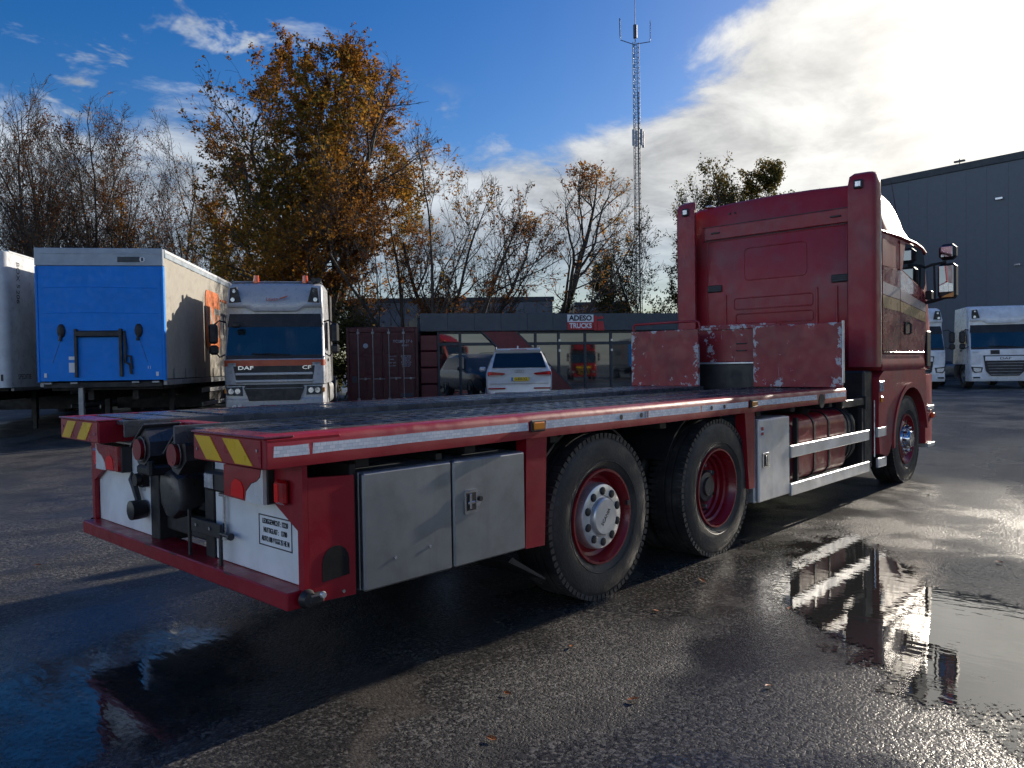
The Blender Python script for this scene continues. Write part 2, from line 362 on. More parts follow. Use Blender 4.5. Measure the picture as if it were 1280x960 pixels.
# ------------------------------------------------------------------ the yard: one sheet of wet asphalt
def asphalt():
    mt = bpy.data.materials.new('wet_asphalt'); mt.use_nodes = True; nt = mt.node_tree; N = nt.nodes; L = nt.links; p = N['Principled BSDF']
    tc = N.new('ShaderNodeTexCoord'); P = tc.outputs['Object']
    def noise(scale, det=5, rgh=.6, dist=0.0):
        n = N.new('ShaderNodeTexNoise'); n.inputs['Scale'].default_value = scale; n.inputs['Detail'].default_value = det; n.inputs['Roughness'].default_value = rgh
        n.inputs['Distortion'].default_value = dist; L.new(P, n.inputs['Vector']); return n
    def rng(v, a, b, lo=0.0, hi=1.0):
        n = N.new('ShaderNodeMapRange'); n.interpolation_type = 'SMOOTHSTEP'; L.new(v, n.inputs[0])
        for i, x in enumerate((a, b, lo, hi)): n.inputs[i+1].default_value = x
        return n.outputs[0]
    def mth(op, a, b=None):
        n = N.new('ShaderNodeMath'); n.operation = op
        for i, v in enumerate((a, b)):
            if v is None: continue
            if isinstance(v, (int, float)): n.inputs[i].default_value = v
            else: L.new(v, n.inputs[i])
        return n.outputs[0]
    def mixc(f, a, b):
        n = N.new('ShaderNodeMix'); n.data_type = 'RGBA'
        if isinstance(f, float): n.inputs[0].default_value = f
        else: L.new(f, n.inputs[0])
        for i, x in ((6, a), (7, b)):
            if isinstance(x, tuple): n.inputs[i].default_value = (*x[:3], 1)
            else: L.new(x, n.inputs[i])
        return n.outputs[2]
    # warped position for uneven outlines
    wn = noise(1.1, 3, .6); wv = N.new('ShaderNodeVectorMath'); wv.operation = 'SUBTRACT'; L.new(wn.outputs['Color'], wv.inputs[0]); wv.inputs[1].default_value = (.5, .5, .5)
    ws = N.new('ShaderNodeVectorMath'); ws.operation = 'SCALE'; ws.inputs['Scale'].default_value = 1.5; L.new(wv.outputs[0], ws.inputs[0])
    wp = N.new('ShaderNodeVectorMath'); wp.operation = 'ADD'; L.new(P, wp.inputs[0]); L.new(ws.outputs[0], wp.inputs[1])
    def zone(x, y, rx, ry, rot, soft=.5):
        m_ = N.new('ShaderNodeMapping'); m_.vector_type = 'TEXTURE'; m_.inputs['Location'].default_value = (x, y, 0); m_.inputs['Rotation'].default_value = (0, 0, R_(rot)); m_.inputs['Scale'].default_value = (rx, ry, 1000)
        L.new(wp.outputs[0], m_.inputs[0]); d = N.new('ShaderNodeVectorMath'); d.operation = 'LENGTH'; L.new(m_.outputs[0], d.inputs[0])
        return rng(d.outputs['Value'], 1+soft*.5, 1-soft*.5)
    def union(zs):
        o = zs[0]
        for z in zs[1:]: o = mth('MAXIMUM', o, z)
        return o
    big = noise(.16, 2, .55).outputs[0]; mid = noise(.9, 4, .62).outputs[0]
    wet = rng(mth('ADD', mth('MULTIPLY', big, .55), mth('MULTIPLY', mid, .6)), .47, .66)
    zones = union([zone(3.4, -2.6, 2.9, 1.25, -38, .8), zone(-.2, .1, 1.5, .75, 55, .7), zone(.9, -2.95, .75, .3, -35, .8), zone(9.5, -3.5, 6, 1.8, 20, .9), zone(12, 5, 10, 5, 0, .9), zone(.9, .6, .7, .35, 20, .7)])
    dry = union([zone(1.6, -1.75, 1.7, .42, 12, .9), zone(4.0, -4.3, 2.2, .8, -20, .9)])
    wet = mth('MULTIPLY', mth('MAXIMUM', mth('MULTIPLY', wet, .8), zones), mth('SUBTRACT', 1.0, mth('MULTIPLY', dry, .55)))
    # aggregate
    vo = N.new('ShaderNodeTexVoronoi'); vo.inputs['Scale'].default_value = 78; vo.inputs['Randomness'].default_value = 1; L.new(P, vo.inputs['Vector'])
    sep = N.new('ShaderNodeSeparateColor'); L.new(vo.outputs['Color'], sep.inputs[0])
    pit = noise(38, 3, .7).outputs[0]
    stone = rng(sep.outputs[0], .40, .95); 
    c = mixc(stone, (.045, .042, .039), (.22, .205, .18))
    c = mixc(rng(pit, .50, .58), c, (.008, .008, .008))
    c = mixc(rng(noise(.5, 3, .6).outputs[0], .45, .75, 0, .55), c, (.075, .065, .052))
    # worn wheel tracks: long soft bands across the yard
    for rot, off, lo in ((24, 0, .55), (-58, 7, .65)):
        tm = N.new('ShaderNodeMapping'); tm.inputs['Rotation'].default_value = (0, 0, R_(-rot)); tm.inputs['Scale'].default_value = (.10, 1.5, 1); tm.inputs['Location'].default_value = (off, off, 0); L.new(wp.outputs[0], tm.inputs[0])
        tn = N.new('ShaderNodeTexNoise'); tn.inputs['Scale'].default_value = 1.4; tn.inputs['Detail'].default_value = 2; L.new(tm.outputs[0], tn.inputs['Vector'])
        c = mixc(rng(tn.outputs[0], .52, .66, 0, lo), c, (.026, .025, .024))
    mud = zone(.34, -1.50, .75, .10, 42, 1.4)
    c = mixc(mth('MULTIPLY', mud, .5), c, (.105, .080, .058))
    c = mixc(mth('MULTIPLY', wet, .5), c, (.016, .016, .017))
    L.new(c, p.inputs['Base Color'])
    rgh = mth('ADD', mth('MULTIPLY', mth('SUBTRACT', 1.0, wet), .46), .20)
    film = mth('MULTIPLY', mth('MAXIMUM', zone(3.6, -1.95, 1.7, .75, -36, .9), mth('MULTIPLY', zone(-.35, -.2, .95, .55, 60, 1.0), .6)), rng(noise(5.0, 3, .6).outputs[0], .30, .62, .35, 1))
    rgh = mth('MULTIPLY', rgh, mth('SUBTRACT', 1.0, mth('MULTIPLY', film, .62)))
    rgh = mth('ADD', rgh, mth('MULTIPLY', mud, .2)); L.new(rgh, p.inputs['Roughness'])
    p.inputs['IOR'].default_value = 1.44; p.inputs['Specular IOR Level'].default_value = .5
    h = mth('MULTIPLY', rng(vo.outputs['Distance'], 0, .8, 1, 0), .6)
    h = mth('ADD', h, mth('MULTIPLY', rng(pit, .48, .64, 1, 0), .85))
    bs = mth('ADD', mth('MULTIPLY', mth('SUBTRACT', 1.0, wet), .36), .24)
    bs = mth('MULTIPLY', bs, mth('SUBTRACT', 1.0, mth('MULTIPLY', film, .72)))
    b = N.new('ShaderNodeBump'); b.inputs['Distance'].default_value = .0065; L.new(bs, b.inputs['Strength']); L.new(h, b.inputs['Height'])
    L.new(b.outputs[0], p.inputs['Normal'])
    return mt
def build_ground():
    ax = sorted(set([-1500, -700, -350, -200, -140, 140, 200, 350, 700, 1500] + list(np.arange(-100, 101, 10)) + list(np.arange(-40, 41, 2))))
    b = MB(); n = len(ax)
    for x in ax:
        for y in ax: b.v.append((x, y, gz(x, y)))
    b.f = [(i*n+j, (i+1)*n+j, (i+1)*n+j+1, i*n+j+1) for i in range(n-1) for j in range(n-1)]
    b.build('ground', asphalt(), kind='structure')
build_ground()
def puddle_mat(name, lo, hi, rough, bump):
    mt = bpy.data.materials.new(name); mt.use_nodes = True; nt = mt.node_tree; N = nt.nodes; L = nt.links; p = N['Principled BSDF']
    p.inputs['Base Color'].default_value = (.030, .029, .026, 1); p.inputs['Roughness'].default_value = rough; p.inputs['IOR'].default_value = 1.5; p.inputs['Specular IOR Level'].default_value = .9
    tc = N.new('ShaderNodeTexCoord'); n = N.new('ShaderNodeTexNoise'); n.inputs['Scale'].default_value = 14; n.inputs['Detail'].default_value = 3
    mp = N.new('ShaderNodeMapping'); mp.inputs['Rotation'].default_value = (0, 0, R_(45)); mp.inputs['Scale'].default_value = (1, .35, 1); L.new(tc.outputs['Object'], mp.inputs[0]); L.new(mp.outputs[0], n.inputs['Vector'])
    b = N.new('ShaderNodeBump'); b.inputs['Strength'].default_value = bump; b.inputs['Distance'].default_value = .02; L.new(n.outputs[0], b.inputs['Height']); L.new(b.outputs[0], p.inputs['Normal'])
    at = N.new('ShaderNodeAttribute'); at.attribute_name = 'shore'
    g = N.new('ShaderNodeTexNoise'); g.inputs['Scale'].default_value = 45; g.inputs['Detail'].default_value = 4; L.new(tc.outputs['Object'], g.inputs['Vector'])
    g2 = N.new('ShaderNodeTexNoise'); g2.inputs['Scale'].default_value = 3.5; g2.inputs['Detail'].default_value = 4; L.new(tc.outputs['Object'], g2.inputs['Vector'])
    def mth(op, a, b_):
        k = N.new('ShaderNodeMath'); k.operation = op
        for i, v in enumerate((a, b_)):
            if isinstance(v, (int, float)): k.inputs[i].default_value = v
            else: L.new(v, k.inputs[i])
        return k.outputs[0]
    s = mth('ADD', at.outputs['Fac'], mth('MULTIPLY', mth('SUBTRACT', g.outputs[0], .5), 1.1)); s = mth('ADD', s, mth('MULTIPLY', mth('SUBTRACT', g2.outputs[0], .5), 1.3))
    r = N.new('ShaderNodeMapRange'); L.new(s, r.inputs[0]); r.inputs[1].default_value = lo; r.inputs[2].default_value = hi
    tr = N.new('ShaderNodeBsdfTransparent'); ms = N.new('ShaderNodeMixShader'); L.new(r.outputs[0], ms.inputs[0]); L.new(tr.outputs[0], ms.inputs[1]); L.new(p.outputs[0], ms.inputs[2])
    L.new(ms.outputs[0], N['Material Output'].inputs['Surface']); return mt
def puddle(outline, PUD):
    cx = sum(p[0] for p in outline)/len(outline); cy = sum(p[1] for p in outline)/len(outline)
    # closed smooth outline, then rings towards the middle; 'shore' is 0 at the rim and 1 inside
    n = len(outline); pts = []
    for i in range(n):
        p0, p1, p2, p3 = (outline[(i+k-1) % n] for k in range(4))
        for t in (0, .25, .5, .75):
            pts.append(tuple(.5*((2*p1[a])+(-p0[a]+p2[a])*t+(2*p0[a]-5*p1[a]+4*p2[a]-p3[a])*t*t+(-p0[a]+3*p1[a]-3*p2[a]+p3[a])*t**3) for a in (0, 1)))
    b = MB(); ks = [1.35, 1.0, .80, .5, .2]; sh = [0, .36, .70, 1, 1]; m_ = len(pts)
    for k in ks:
        b.v += [(cx+(x-cx)*k, cy+(y-cy)*k, .005) for x, y in pts]
    b.v.append((cx, cy, .005))
    for q in range(len(ks)-1):
        b.f += [(q*m_+i, q*m_+(i+1) % m_, (q+1)*m_+(i+1) % m_, (q+1)*m_+i) for i in range(m_)]
    b.f += [((len(ks)-1)*m_+i, (len(ks)-1)*m_+(i+1) % m_, len(ks)*m_) for i in range(m_)]
    o = b.build('puddle', PUD, kind='structure')
    a = o.data.attributes.new('shore', 'FLOAT', 'POINT'); a.data.foreach_set('value', [s for s in sh for _ in range(m_)]+[1.0])
    return o
PUD = puddle_mat('puddle_water', .38, .55, .015, .035); FILM = puddle_mat('thin_water_film', .50, 1.05, .06, .10)
puddle([(4.0, -1.70), (4.7, -1.50), (5.15, -1.70), (4.72, -2.15), (4.0, -2.75), (3.8, -3.3), (3.4, -3.9), (2.5, -4.1), (1.98, -3.6), (1.95, -3.2), (2.10, -3.0), (2.45, -2.72), (2.75, -2.35), (3.3, -1.90)], PUD)
puddle([(-.07, .55), (.25, .68), (.53, .43), (.60, -.12), (.41, -.63), (.05, -1.04), (-.30, -1.15), (-.64, -1.15), (-1.0, -.78), (-.85, .2), (-.39, .55)], FILM)
# ------------------------------------------------------------------ buildings
M['clad'] = mat('slate_cladding', (.13, .15, .17), .5, var=.04, dirt=.15, dcol=(.15, .17, .18), ds=.5)
M['cladtrim'] = mat('dark_cladding_trim', (.045, .054, .062), .5)
M['office'] = mat('anthracite_fascia', (.050, .066, .085), .45, var=.06, dirt=.15, dcol=(.07, .085, .1), ds=1)
M['frame'] = mat('dark_window_frame', (.030, .040, .052), .45)
M['offred'] = mat('dark_red_infill_panel', (.15, .012, .018), .42, var=.12)
M['offglass'] = mat('showroom_glass', (.010, .013, .015), .02, spec=1.0, ior=1.8, var=.1, rv=.01)
M['signwhite'] = mat('sign_white', (.78, .80, .82), .4, var=.02)
M['signred'] = mat('sign_red', (.46, .02, .03), .4, var=.05)
M['corr'] = mat('grey_corrugated_sheet', (.16, .18, .20), .5, dirt=.3, dcol=(.08, .09, .09), ds=.6, streak=.3)
def office():
    t = empty('office_building', yard(-3.3, 28.0), YAW0+R_(12.5), 'low flat-roofed showroom office with slate fascia and large windows behind the white car', 'building')
    Ln = 12.6; H = 3.15
    box('back_wall', M['office'], t, 0, Ln, 4.5, 4.62, 0, H-.02); box('side_wall', M['office'], t, 0, .12, .9, 4.49, 0, H-.02); box('side_wall', M['office'], t, Ln-.12, Ln, .2, 4.49, 0, H-.02)
    box('roof', M['cladtrim'], t, .02, Ln-.02, -.08, 4.6, H-.10, H-.02)
    src = box('fascia_panel', M['office'], t, 0, .985, -.16, -.10, H-.64, H, bev=.006)
    for i in range(1, 13): inst(src, t, (i*.99*Ln/12.6*1.0, 0, 0))
    box('fascia_soffit', M['cladtrim'], t, 0, Ln, -.10, .2, H-.66, H-.64)
    box('interior_floor', M['cladtrim'], t, .1, Ln-.1, .1, 4.45, .02, .06); box('interior_wall', M['office'], t, .1, Ln-.1, 2.6, 2.66, .07, H-.8)
    z1 = H-.66
    pan = box('infill_panel', M['offred'], t, 0, .62, -.02, .06, .02, .58, bev=.02)
    for i in range(1, 4): inst(pan, t, (0, 0, i*.597))
    # frames and panes: posts at these offsets, a transom below the top lights
    posts = [.66, 1.46, 2.9, 4.3, 5.2, 6.24, 7.27, 8.3, 9.5, 10.9, 12.45]
    pst = box('window_post', M['frame'], t, -.045, .045, -.03, .09, .05, z1, bev=.006); pst.location = (posts[0], 0, 0)
    for x in posts[1:]: inst(pst, t, (x, 0, 0))
    box('window_transom', M['frame'], t, posts[0]+.05, posts[-1]-.05, -.02, .08, 1.98, 2.08, bev=.006)
    box('window_head', M['frame'], t, posts[0]+.05, posts[-1]-.05, -.02, .08, z1-.08, z1-.004, bev=.006)
    box('window_sill', M['frame'], t, posts[0]+.05, posts[-1]-.05, -.02, .08, .04, .14, bev=.006)
    for a, c in zip(posts[:-1], posts[1:]):
        for z0, zz in ((.145, 1.975), (2.085, z1-.085)): box('pane', M['offglass'], t, a+.05, c-.05, .02, .035, z0, zz, bev=0)
    # slanted red panels crossing the glazing
    for i, (x0, w) in enumerate(((2.3, 1.2),)):
        part('slanted_panel', M['offred'], t, lambda b: b.prism([(x0, z1-.01), (x0+w, z1-.01), (x0+w+2.2, .3), (x0+2.2, .3)], 'y', -.12, -.05))
        part('slanted_panel_edge', M['frame'], t, lambda b: (b.prism([(x0+w, z1-.01), (x0+w+.08, z1-.01), (x0+w+2.28, .3), (x0+w+2.2, .3)], 'y', -.13, -.04), b.prism([(x0-.08, z1-.01), (x0, z1-.01), (x0+2.2, .3), (x0+2.12, .3)], 'y', -.13, -.04)))
    for x in (5.2, 7.27):
        for z in (1.76, 2.14): part('wall_lamp', M['lens'], t, lambda b: b.box(x-.03, x+.05, -.11, -.032, z-.05, z+.05, bev=.01))
    # sign
    s0 = 5.5
    sg = box('sign_board', M['signwhite'], t, s0, s0+1.02, -.20, -.165, H-.33, H-.05, bev=0); box('sign_board_red', M['signred'], sg, s0, s0+1.02, -.20, -.165, H-.62, H-.332, bev=0)
    text('sign_lettering', 'ADESO', M['ink'], sg, face_m((s0+.51, -.203, H-.19), (1, 0, 0), (0, 0, 1)), .27, .002, sx=1.03, bold=.010)
    text('sign_lettering', 'TRUCKS', M['signwhite'], sg, face_m((s0+.51, -.203, H-.475), (1, 0, 0), (0, 0, 1)), .26, .002, sx=.90, bold=.009)
    part('sign_truck_emblem', M['signred'], sg, lambda b: (b.prism([(s0+1.04, H-.65), (s0+1.16, H-.65), (s0+1.16, H-.09), (s0+1.04, H-.09)], 'y', -.19, -.165), b.prism([(s0+1.18, H-.16), (s0+1.36, H-.09), (s0+1.42, H-.16), (s0+1.40, H-.20), (s0+1.18, H-.22)], 'y', -.19, -.165), b.prism([(s0+1.18, H-.30), (s0+1.42, H-.30), (s0+1.46, H-.65), (s0+1.18, H-.65)], 'y', -.19, -.165)))
    return t
office()
def warehouse():
    t = empty('warehouse', yard(30.5, 44.3), 0, 'tall windowless slate-grey warehouse rising behind the two white parked lorries', 'building')
    # local x runs along the visible wall towards its far (left) end, local y is depth
    d = (RH*(24.6-29.9)+FH*(51.8-45)).normalized(); t.rotation_euler = (0, 0, math.atan2(d.y, d.x))
    H = 13.2
    box('wall', M['clad'], t, -20, 14.2, -30, -.06, 0, H-.1, bev=0)
    src = box('cladding_panel', M['clad'], t, .003, 1.147, -.06, -.001, .5, H-.45, bev=.003)
    src.location = (-20, 0, 0)
    for i in range(1, 30): inst(src, t, (-20+i*1.15, 0, 0))
    box('plinth', M['cladtrim'], t, -20, 14.3, -.05, .03, 0, .48); box('parapet_trim', M['cladtrim'], t, -20.1, 14.35, -.3, .06, H-.44, H, bev=.02)
    for x in (2.3, -4.0): part('wall_light', M['lens'], t, lambda b: b.box(x-.2, x+.2, .001, .16, 10.6, 10.75, bev=.02))
    part('wall_light', M['lens'], t, lambda b: b.box(1.2, 1.5, .001, .14, 6.6, 6.72, bev=.02))
    part('roof_aerial', M['cladtrim'], t, lambda b: (b.cyl((4.6, -.2, H), (4.6, -.2, H+.35), .03, n=6), b.box(4.3, 4.9, -.3, -.1, H+.15, H+.25)))
warehouse()
def far_hall(nm, lat0, lat1, dep, H, label):
    p = yard(lat0, dep); t = empty(nm, p, YAW0+R_(3), label, 'building'); W = lat1-lat0
    box('wall', M['corr'], t, 0, W, .05, 14, 0, H-.2, bev=0)
    src = box('corrugated_sheet', M['corr'], t, .02, .98, -.02, .045, 0, H-.35, bev=.012)
    n = int(W); 
    for i in range(1, n): inst(src, t, (i*1.0, 0, 0))
    box('roof_edge', M['cladtrim'], t, -.1, W+.1, -.1, 14.1, H-.34, H, bev=.02)
far_hall('industrial_hall', -12.0, 3.2, 58, 6.4, 'grey corrugated industrial hall half hidden behind the tree trunks')
far_hall('small_hall', 5.2, 9.4, 62, 6.2, 'small grey hall showing beside the ivy-covered leaning tree')
# ------------------------------------------------------------------ the red flatbed lorry
M['galv0'] = mat('dirty_zinc', (.26, .26, .26), .45, metal=.6)
def wheel(parent, x, y, style, R=.530, side=-1, name='wheel', rimm=None):
    """side 1: outer face towards -y. style: 'cover' steel rim with bright hub cover, 'dish' deep twin rim, 'front' rim with bolted hub"""
    rimm = rimm or M['red_rim']; s = side; W = .31 if style != 'dish' else .60
    t = bpy.data.objects.new(name, None); COL.objects.link(t); t.parent = parent; t.location = (x, y, R-.006)
    def L(prof): return [(r, h*s) for r, h in prof]
    def tyre(b, y0, w):
        b.lathe([(r, s*(h*w)+y0) for r, h in ((.300, .08), (.335, .02), (.375, -.005), (.43, .0), (R-.055, .025), (R-.022, .055), (R-.006, .11), (R, .17), (R, .30), (R-.012, .305), (R-.012, .335), (R, .34), (R, .49), (R-.012, .495), (R-.012, .525), (R, .53), (R, .83), (R-.006, .89), (R-.03, .95), (.43, 1.0), (.335, .98), (.30, .92))], (0, 0, 0), n=64)
        for k in range(1):                      # moulded sidewall ribs
            b.lathe([(.352+.05*k, s*(.004*w)+y0-s*.006), (.356+.05*k, y0-s*.008), (.360+.05*k, s*(.004*w)+y0-s*.006)], (0, 0, 0), n=64)
    tr = part('tyre', M['rubber'], t, lambda b: tyre(b, 0, .31), ang=40)
    def lugs(b):
        for k in range(72):
            a = 2*math.pi*k/72; Mr = Matrix.Rotation(a, 4, 'Y')
            for y0, y1 in ((.012, .085), (.225, .298)): b.box(-.0165, .0165, s*y0, s*y1, R-.030, R+.0035, M=Mr)
    part('tread_blocks', M['rubber'], t, lugs, kind='stuff', smooth=False)
    if style == 'dish': part('tyre', M['rubber'], t, lambda b: tyre(b, s*.35, .31), ang=40)
    if style == 'cover':
        rm = part('rim', rimm, t, lambda b: b.lathe(L([(.308, .02), (.304, .004), (.290, .004), (.283, .02), (.268, .05), (.262, .085), (.240, .095), (.20, .07), (.10, .06), (.0, .06)]), (0, 0, 0), n=48))
        hc = part('hub_cover', M['hubalu'], t, lambda b: b.lathe(L([(.215, .085), (.213, .040), (.204, .018), (.190, .012), (.134, .010), (.127, .020), (.121, .018), (.118, -.006), (.110, -.014), (.03, -.0155), (0, -.0155)]), (0, 0, 0), n=48))
        for i in range(10):
            a = 2*math.pi*(i+.5)/10; part('nut_hole', M['black'], hc, lambda b: b.lathe(L([(.018, .001), (.024, .003), (.0265, .006), (.0265, .0125)]), (.163*math.cos(a), 0, .163*math.sin(a)), n=12, cap=True))
        text('hub_lettering', 'SCANIA', M['wornsteel'], hc, face_m((0, s*-.0162, 0), (s*math.cos(R_(50)), 0, math.sin(R_(50))), (-s*math.sin(R_(50)), 0, math.cos(R_(50)))), .036, .001)
        part('valve_block', M['wornsteel'], rm, lambda b: b.box(.262, .292, s*.0, s*.02, .035, .065, bev=.003))
    elif style == 'dish':
        rm = part('rim', rimm, t, lambda b: b.lathe(L([(.308, .02), (.304, .004), (.292, .004), (.285, .03), (.272, .05), (.268, .085), (.252, .095), (.250, .13), (.236, .142), (.232, .165), (.212, .178), (.20, .172), (.150, .182), (.135, .178)]), (0, 0, 0), n=48))
        hb = part('hub', M['wornsteel'], t, lambda b: b.lathe(L([(.134, .182), (.128, .13), (.112, .105), (.075, .098), (.070, .080), (.0, .078)]), (0, 0, 0), n=28))
        for i in range(10):
            a = 2*math.pi*i/10; part('wheel_nut', M['galv0'], hb, lambda b: b.cyl((.168*math.cos(a), s*.180, .168*math.sin(a)), (.168*math.cos(a), s*.140, .168*math.sin(a)), .017, .014, n=6))
        for i in range(8):
            a = 2*math.pi*(i+.5)/8; part('vent_hole', M['black'], rm, lambda b: b.cyl((.214*math.cos(a), s*.168, .222*math.sin(a)), (.222*math.cos(a), s*.1725, .214*math.sin(a)), .021, n=12))
    else:
        rm = part('rim', rimm, t, lambda b: b.lathe(L([(.308, .02), (.304, .004), (.290, .004), (.283, .02), (.262, .05), (.245, .062), (.20, .03), (.19, .028), (.08, .025), (0, .025)]), (0, 0, 0), n=48))
        hb = part('hub', M['chrome'], t, lambda b: b.lathe(L([(.185, .028), (.180, .012), (.15, .008), (.112, .010), (.105, -.03), (.09, -.048), (.0, -.052)]), (0, 0, 0), n=36))
        for i in range(10):
            a = 2*math.pi*i/10; part('wheel_nut', M['chrome'], hb, lambda b: b.cyl((.148*math.cos(a), s*.010, .148*math.sin(a)), (.148*math.cos(a), -s*.030, .148*math.sin(a)), .020, .015, n=6))
        for i in range(8):
            a = 2*math.pi*(i+.5)/8; part('vent_hole', M['black'], rm, lambda b: b.cyl((.222*math.cos(a), s*.047, .222*math.sin(a)), (.222*math.cos(a), s*.0385, .222*math.sin(a)), .019, n=12))
    return t
ZT = 1.222; TH = .135; DL = 6.41; WD = 1.275
def flatbed():
    t = empty('flatbed_lorry', (0, 0, 0), 0, 'red flatbed lorry with empty steel deck, yellow hazard stripes and high sleeper cab', 'lorry')
    # chassis
    for s in (1, -1): box('chassis_rail', M['chassis'], t, .35, 9.3, s*.38, s*.46, .72, .98)
    for x in (.55, 1.6, 3.1, 4.9, 6.3): box('cross_member', M['chassis'], t, x, x+.09, -.379, .379, .76, .95)
    for x in (2.376, 3.84): part('axle', M['chassis'], t, lambda b: (b.cyl((x, -.95, .53), (x, .95, .53), .075, n=12), b.ball((x, 0, .53), .21, sc=(1, .9, 1))))
    part('axle', M['chassis'], t, lambda b: b.cyl((8.6, -1.0, .5), (8.6, 1.0, .5), .06, n=10))
    for x in (.5, 1.2, 1.9, 3.1, 4.6, 5.3, 6.2): box('deck_bearer', M['chassis'], t, x, x+.08, -1.18, 1.18, ZT-.19, ZT-.075)
    # deck: side rails with a rolled upper lip
    for s in (1, -1):
        r = part('side_rail', M['red'], t, lambda b: b.prism([(s*1.275, ZT-TH), (s*1.275, ZT-.03), (s*1.262, ZT-.008), (s*1.25, ZT), (s*1.15, ZT), (s*1.15, ZT-.02), (s*1.24, ZT-.03), (s*1.24, ZT-TH+.015), (s*1.18, ZT-TH+.015), (s*1.18, ZT-TH)], 'x', .004, DL))
        if s < 0:
            for a, c in ((.03, .20), (.215, 1.60), (1.745, 2.80), (2.806, 3.50), (3.512, 4.26), (4.42, 5.66), (5.86, 6.39)):
                pts = [(a, ZT-.088), (a+.004, ZT-.042)]
                n = max(2, int((c-a)/.16)); 
                for k in range(1, n): pts.append((a+(c-a)*k/n, ZT-.041-random.Random(k+int(a*50)).uniform(0, .004)))
                pts += [(c-.003, ZT-.043), (c, ZT-.089)]
                for k in range(n-1, 0, -1): pts.append((a+(c-a)*k/n, ZT-.090+random.Random(k+int(a*90)).uniform(0, .004)))
                part('reflective_strip', M['strip'], r, lambda b: b.prism(pts, 'y', -1.2765, -1.2745), smooth=False)
            for x in (2.49, 2.72, 3.66, 3.86): part('rail_hole', M['black'], r, lambda b: b.prism([(x+p, ZT-.066+q) for p, q in arc(0, 0, .017, 0, 330, 11)], 'y', -1.2785, -1.277))
            for x in (2.76, 2.785): box('rail_slot', M['black'], r, x, x+.008, -1.2783, -1.2766, ZT-.086, ZT-.044, bev=0)
            part('rail_hole', M['black'], r, lambda b: b.prism(arc(5.77, ZT-.105, .068, 0, 345, 23), 'y', -1.2795, -1.27))
            for x in (1.672, 4.34):
                ml = part('marker_lamp', M['black'], r, lambda b: b.box(x-.062, x+.062, -1.290, -1.2745, ZT-.100, ZT-.032, bev=.008)); box('lens', M['amber'], ml, x-.05, x+.045, -1.302, -1.2895, ZT-.088, ZT-.044, bev=.008)
        else:
            for a, c in ((.1, 2.1), (2.2, 4.2), (4.3, 6.3)): box('reflective_strip', M['strip'], r, a, c, 1.2745, 1.2765, ZT-.088, ZT-.042, bev=0)
    # two running tracks of planks with cross slats, and a sunken middle
    for s in (1, -1):
        for k in range(5):
            y = .33+k*.162
            pl = box('deck_plank', M['deck'], t, .10 if k else .12, DL-.02, s*y, s*(y+.150), ZT-.034, ZT-.010+.002*((k*7) % 3), bev=.004)
        def slots(b):                           # rows of punched slots, one joined part per track
            for k in range(5):
                for i in range(50): b.box(.20+i*.124+(k % 2)*.06, .26+i*.124+(k % 2)*.06, s*(.33+k*.162+.058), s*(.33+k*.162+.092), ZT-.009+.002*((k*7) % 3), ZT-.0085+.002*((k*7) % 3))
        part('slot_rows', M['void'], t, slots, kind='stuff', smooth=False)
        if s < 0: continue
        sl = box('deck_slat', M['deck'], t, 0, .185, s*.345, s*1.125, ZT-.006, ZT+.005, bev=.004); sl.location = (.16, 0, 0)
        for i in range(1, 25): inst(sl, t, (.16+i*.252, 0, random.Random(i).uniform(-.0015, .0015)))
    for k in range(4): box('center_plank', M['deck'], t, .40, DL-.05, -.30+k*.152, -.30+k*.152+.14, ZT-.085, ZT-.062)
    cb = box('center_bar', M['wornsteel'], t, 0, .05, -.315, .315, ZT-.061, ZT-.035); cb.location = (.5, 0, 0)
    for i in range(1, 20): inst(cb, t, (.5+i*.305, 0, 0))
    for s in (1, -1): box('track_curb', M['deck'], t, .03, DL-.02, s*.315, s*.328, ZT-.09, ZT+.004)
    # rear ends of the deck with the hazard plates
    for s in (1, -1):
        e = part('rear_end_box', M['red'], t, lambda b: b.box(0, .36, s*.615, s*1.2735, ZT-TH-.002, ZT-.012, bev=.004))
        tp = box('end_cap_plate', M['deckred'], e, -.012, .13, s*.61, s*1.2725, ZT-.011, ZT-.001, bev=.003)
        z0, z1 = ZT-TH+.004, ZT-.018
        box('hazard_plate', M['hazred'], e, -.0045, -.0005, s*.622, s*1.235, z0, z1, bev=0)
        for a in ((.635, .905) if s < 0 else (.70, .97)):
            w = .15
            # stripes lean outwards and down on both sides
            y0 = s*a
            part('hazard_stripe', M['yellow'], e, lambda b: b.prism([(y0, z1-.004), (y0+s*w, z1-.004), (y0+s*(w+.115), z0+.004), (y0+s*.115, z0+.004)], 'x', -.0075, -.0046), smooth=False)
        for y, z in ((.66, ZT-.085), (1.21, ZT-.06)): part('rivet', M['chrome'], e, lambda b: b.cyl((-.0046, s*y, z), (-.010, s*y, z), .007, n=8))
    # recessed rear beam with hinge plates and the loading fittings
    bm_ = part('rear_beam', M['red'], t, lambda b: (b.box(.30, .40, -.612, .612, ZT-.15, ZT-.012, bev=.005), b.box(.24, .299, -.60, -.50, ZT-.17, ZT-.02, bev=.005), b.box(.24, .299, .50, .60, ZT-.17, ZT-.02, bev=.005)))
    for y in (.30, .20, .10, -.05, -.20, -.38): box('hinge_plate', M['red'], bm_, .286, .2985, y-.035, y+.035, ZT-.12, ZT-.014, bev=.003)
    part('gusset', M['red'], t, lambda b: b.prism([(-.58, ZT-.09), (-.40, ZT-.06), (-.16, ZT-.13), (-.14, ZT-.235), (-.58, ZT-.235)], 'x', .225, .238))
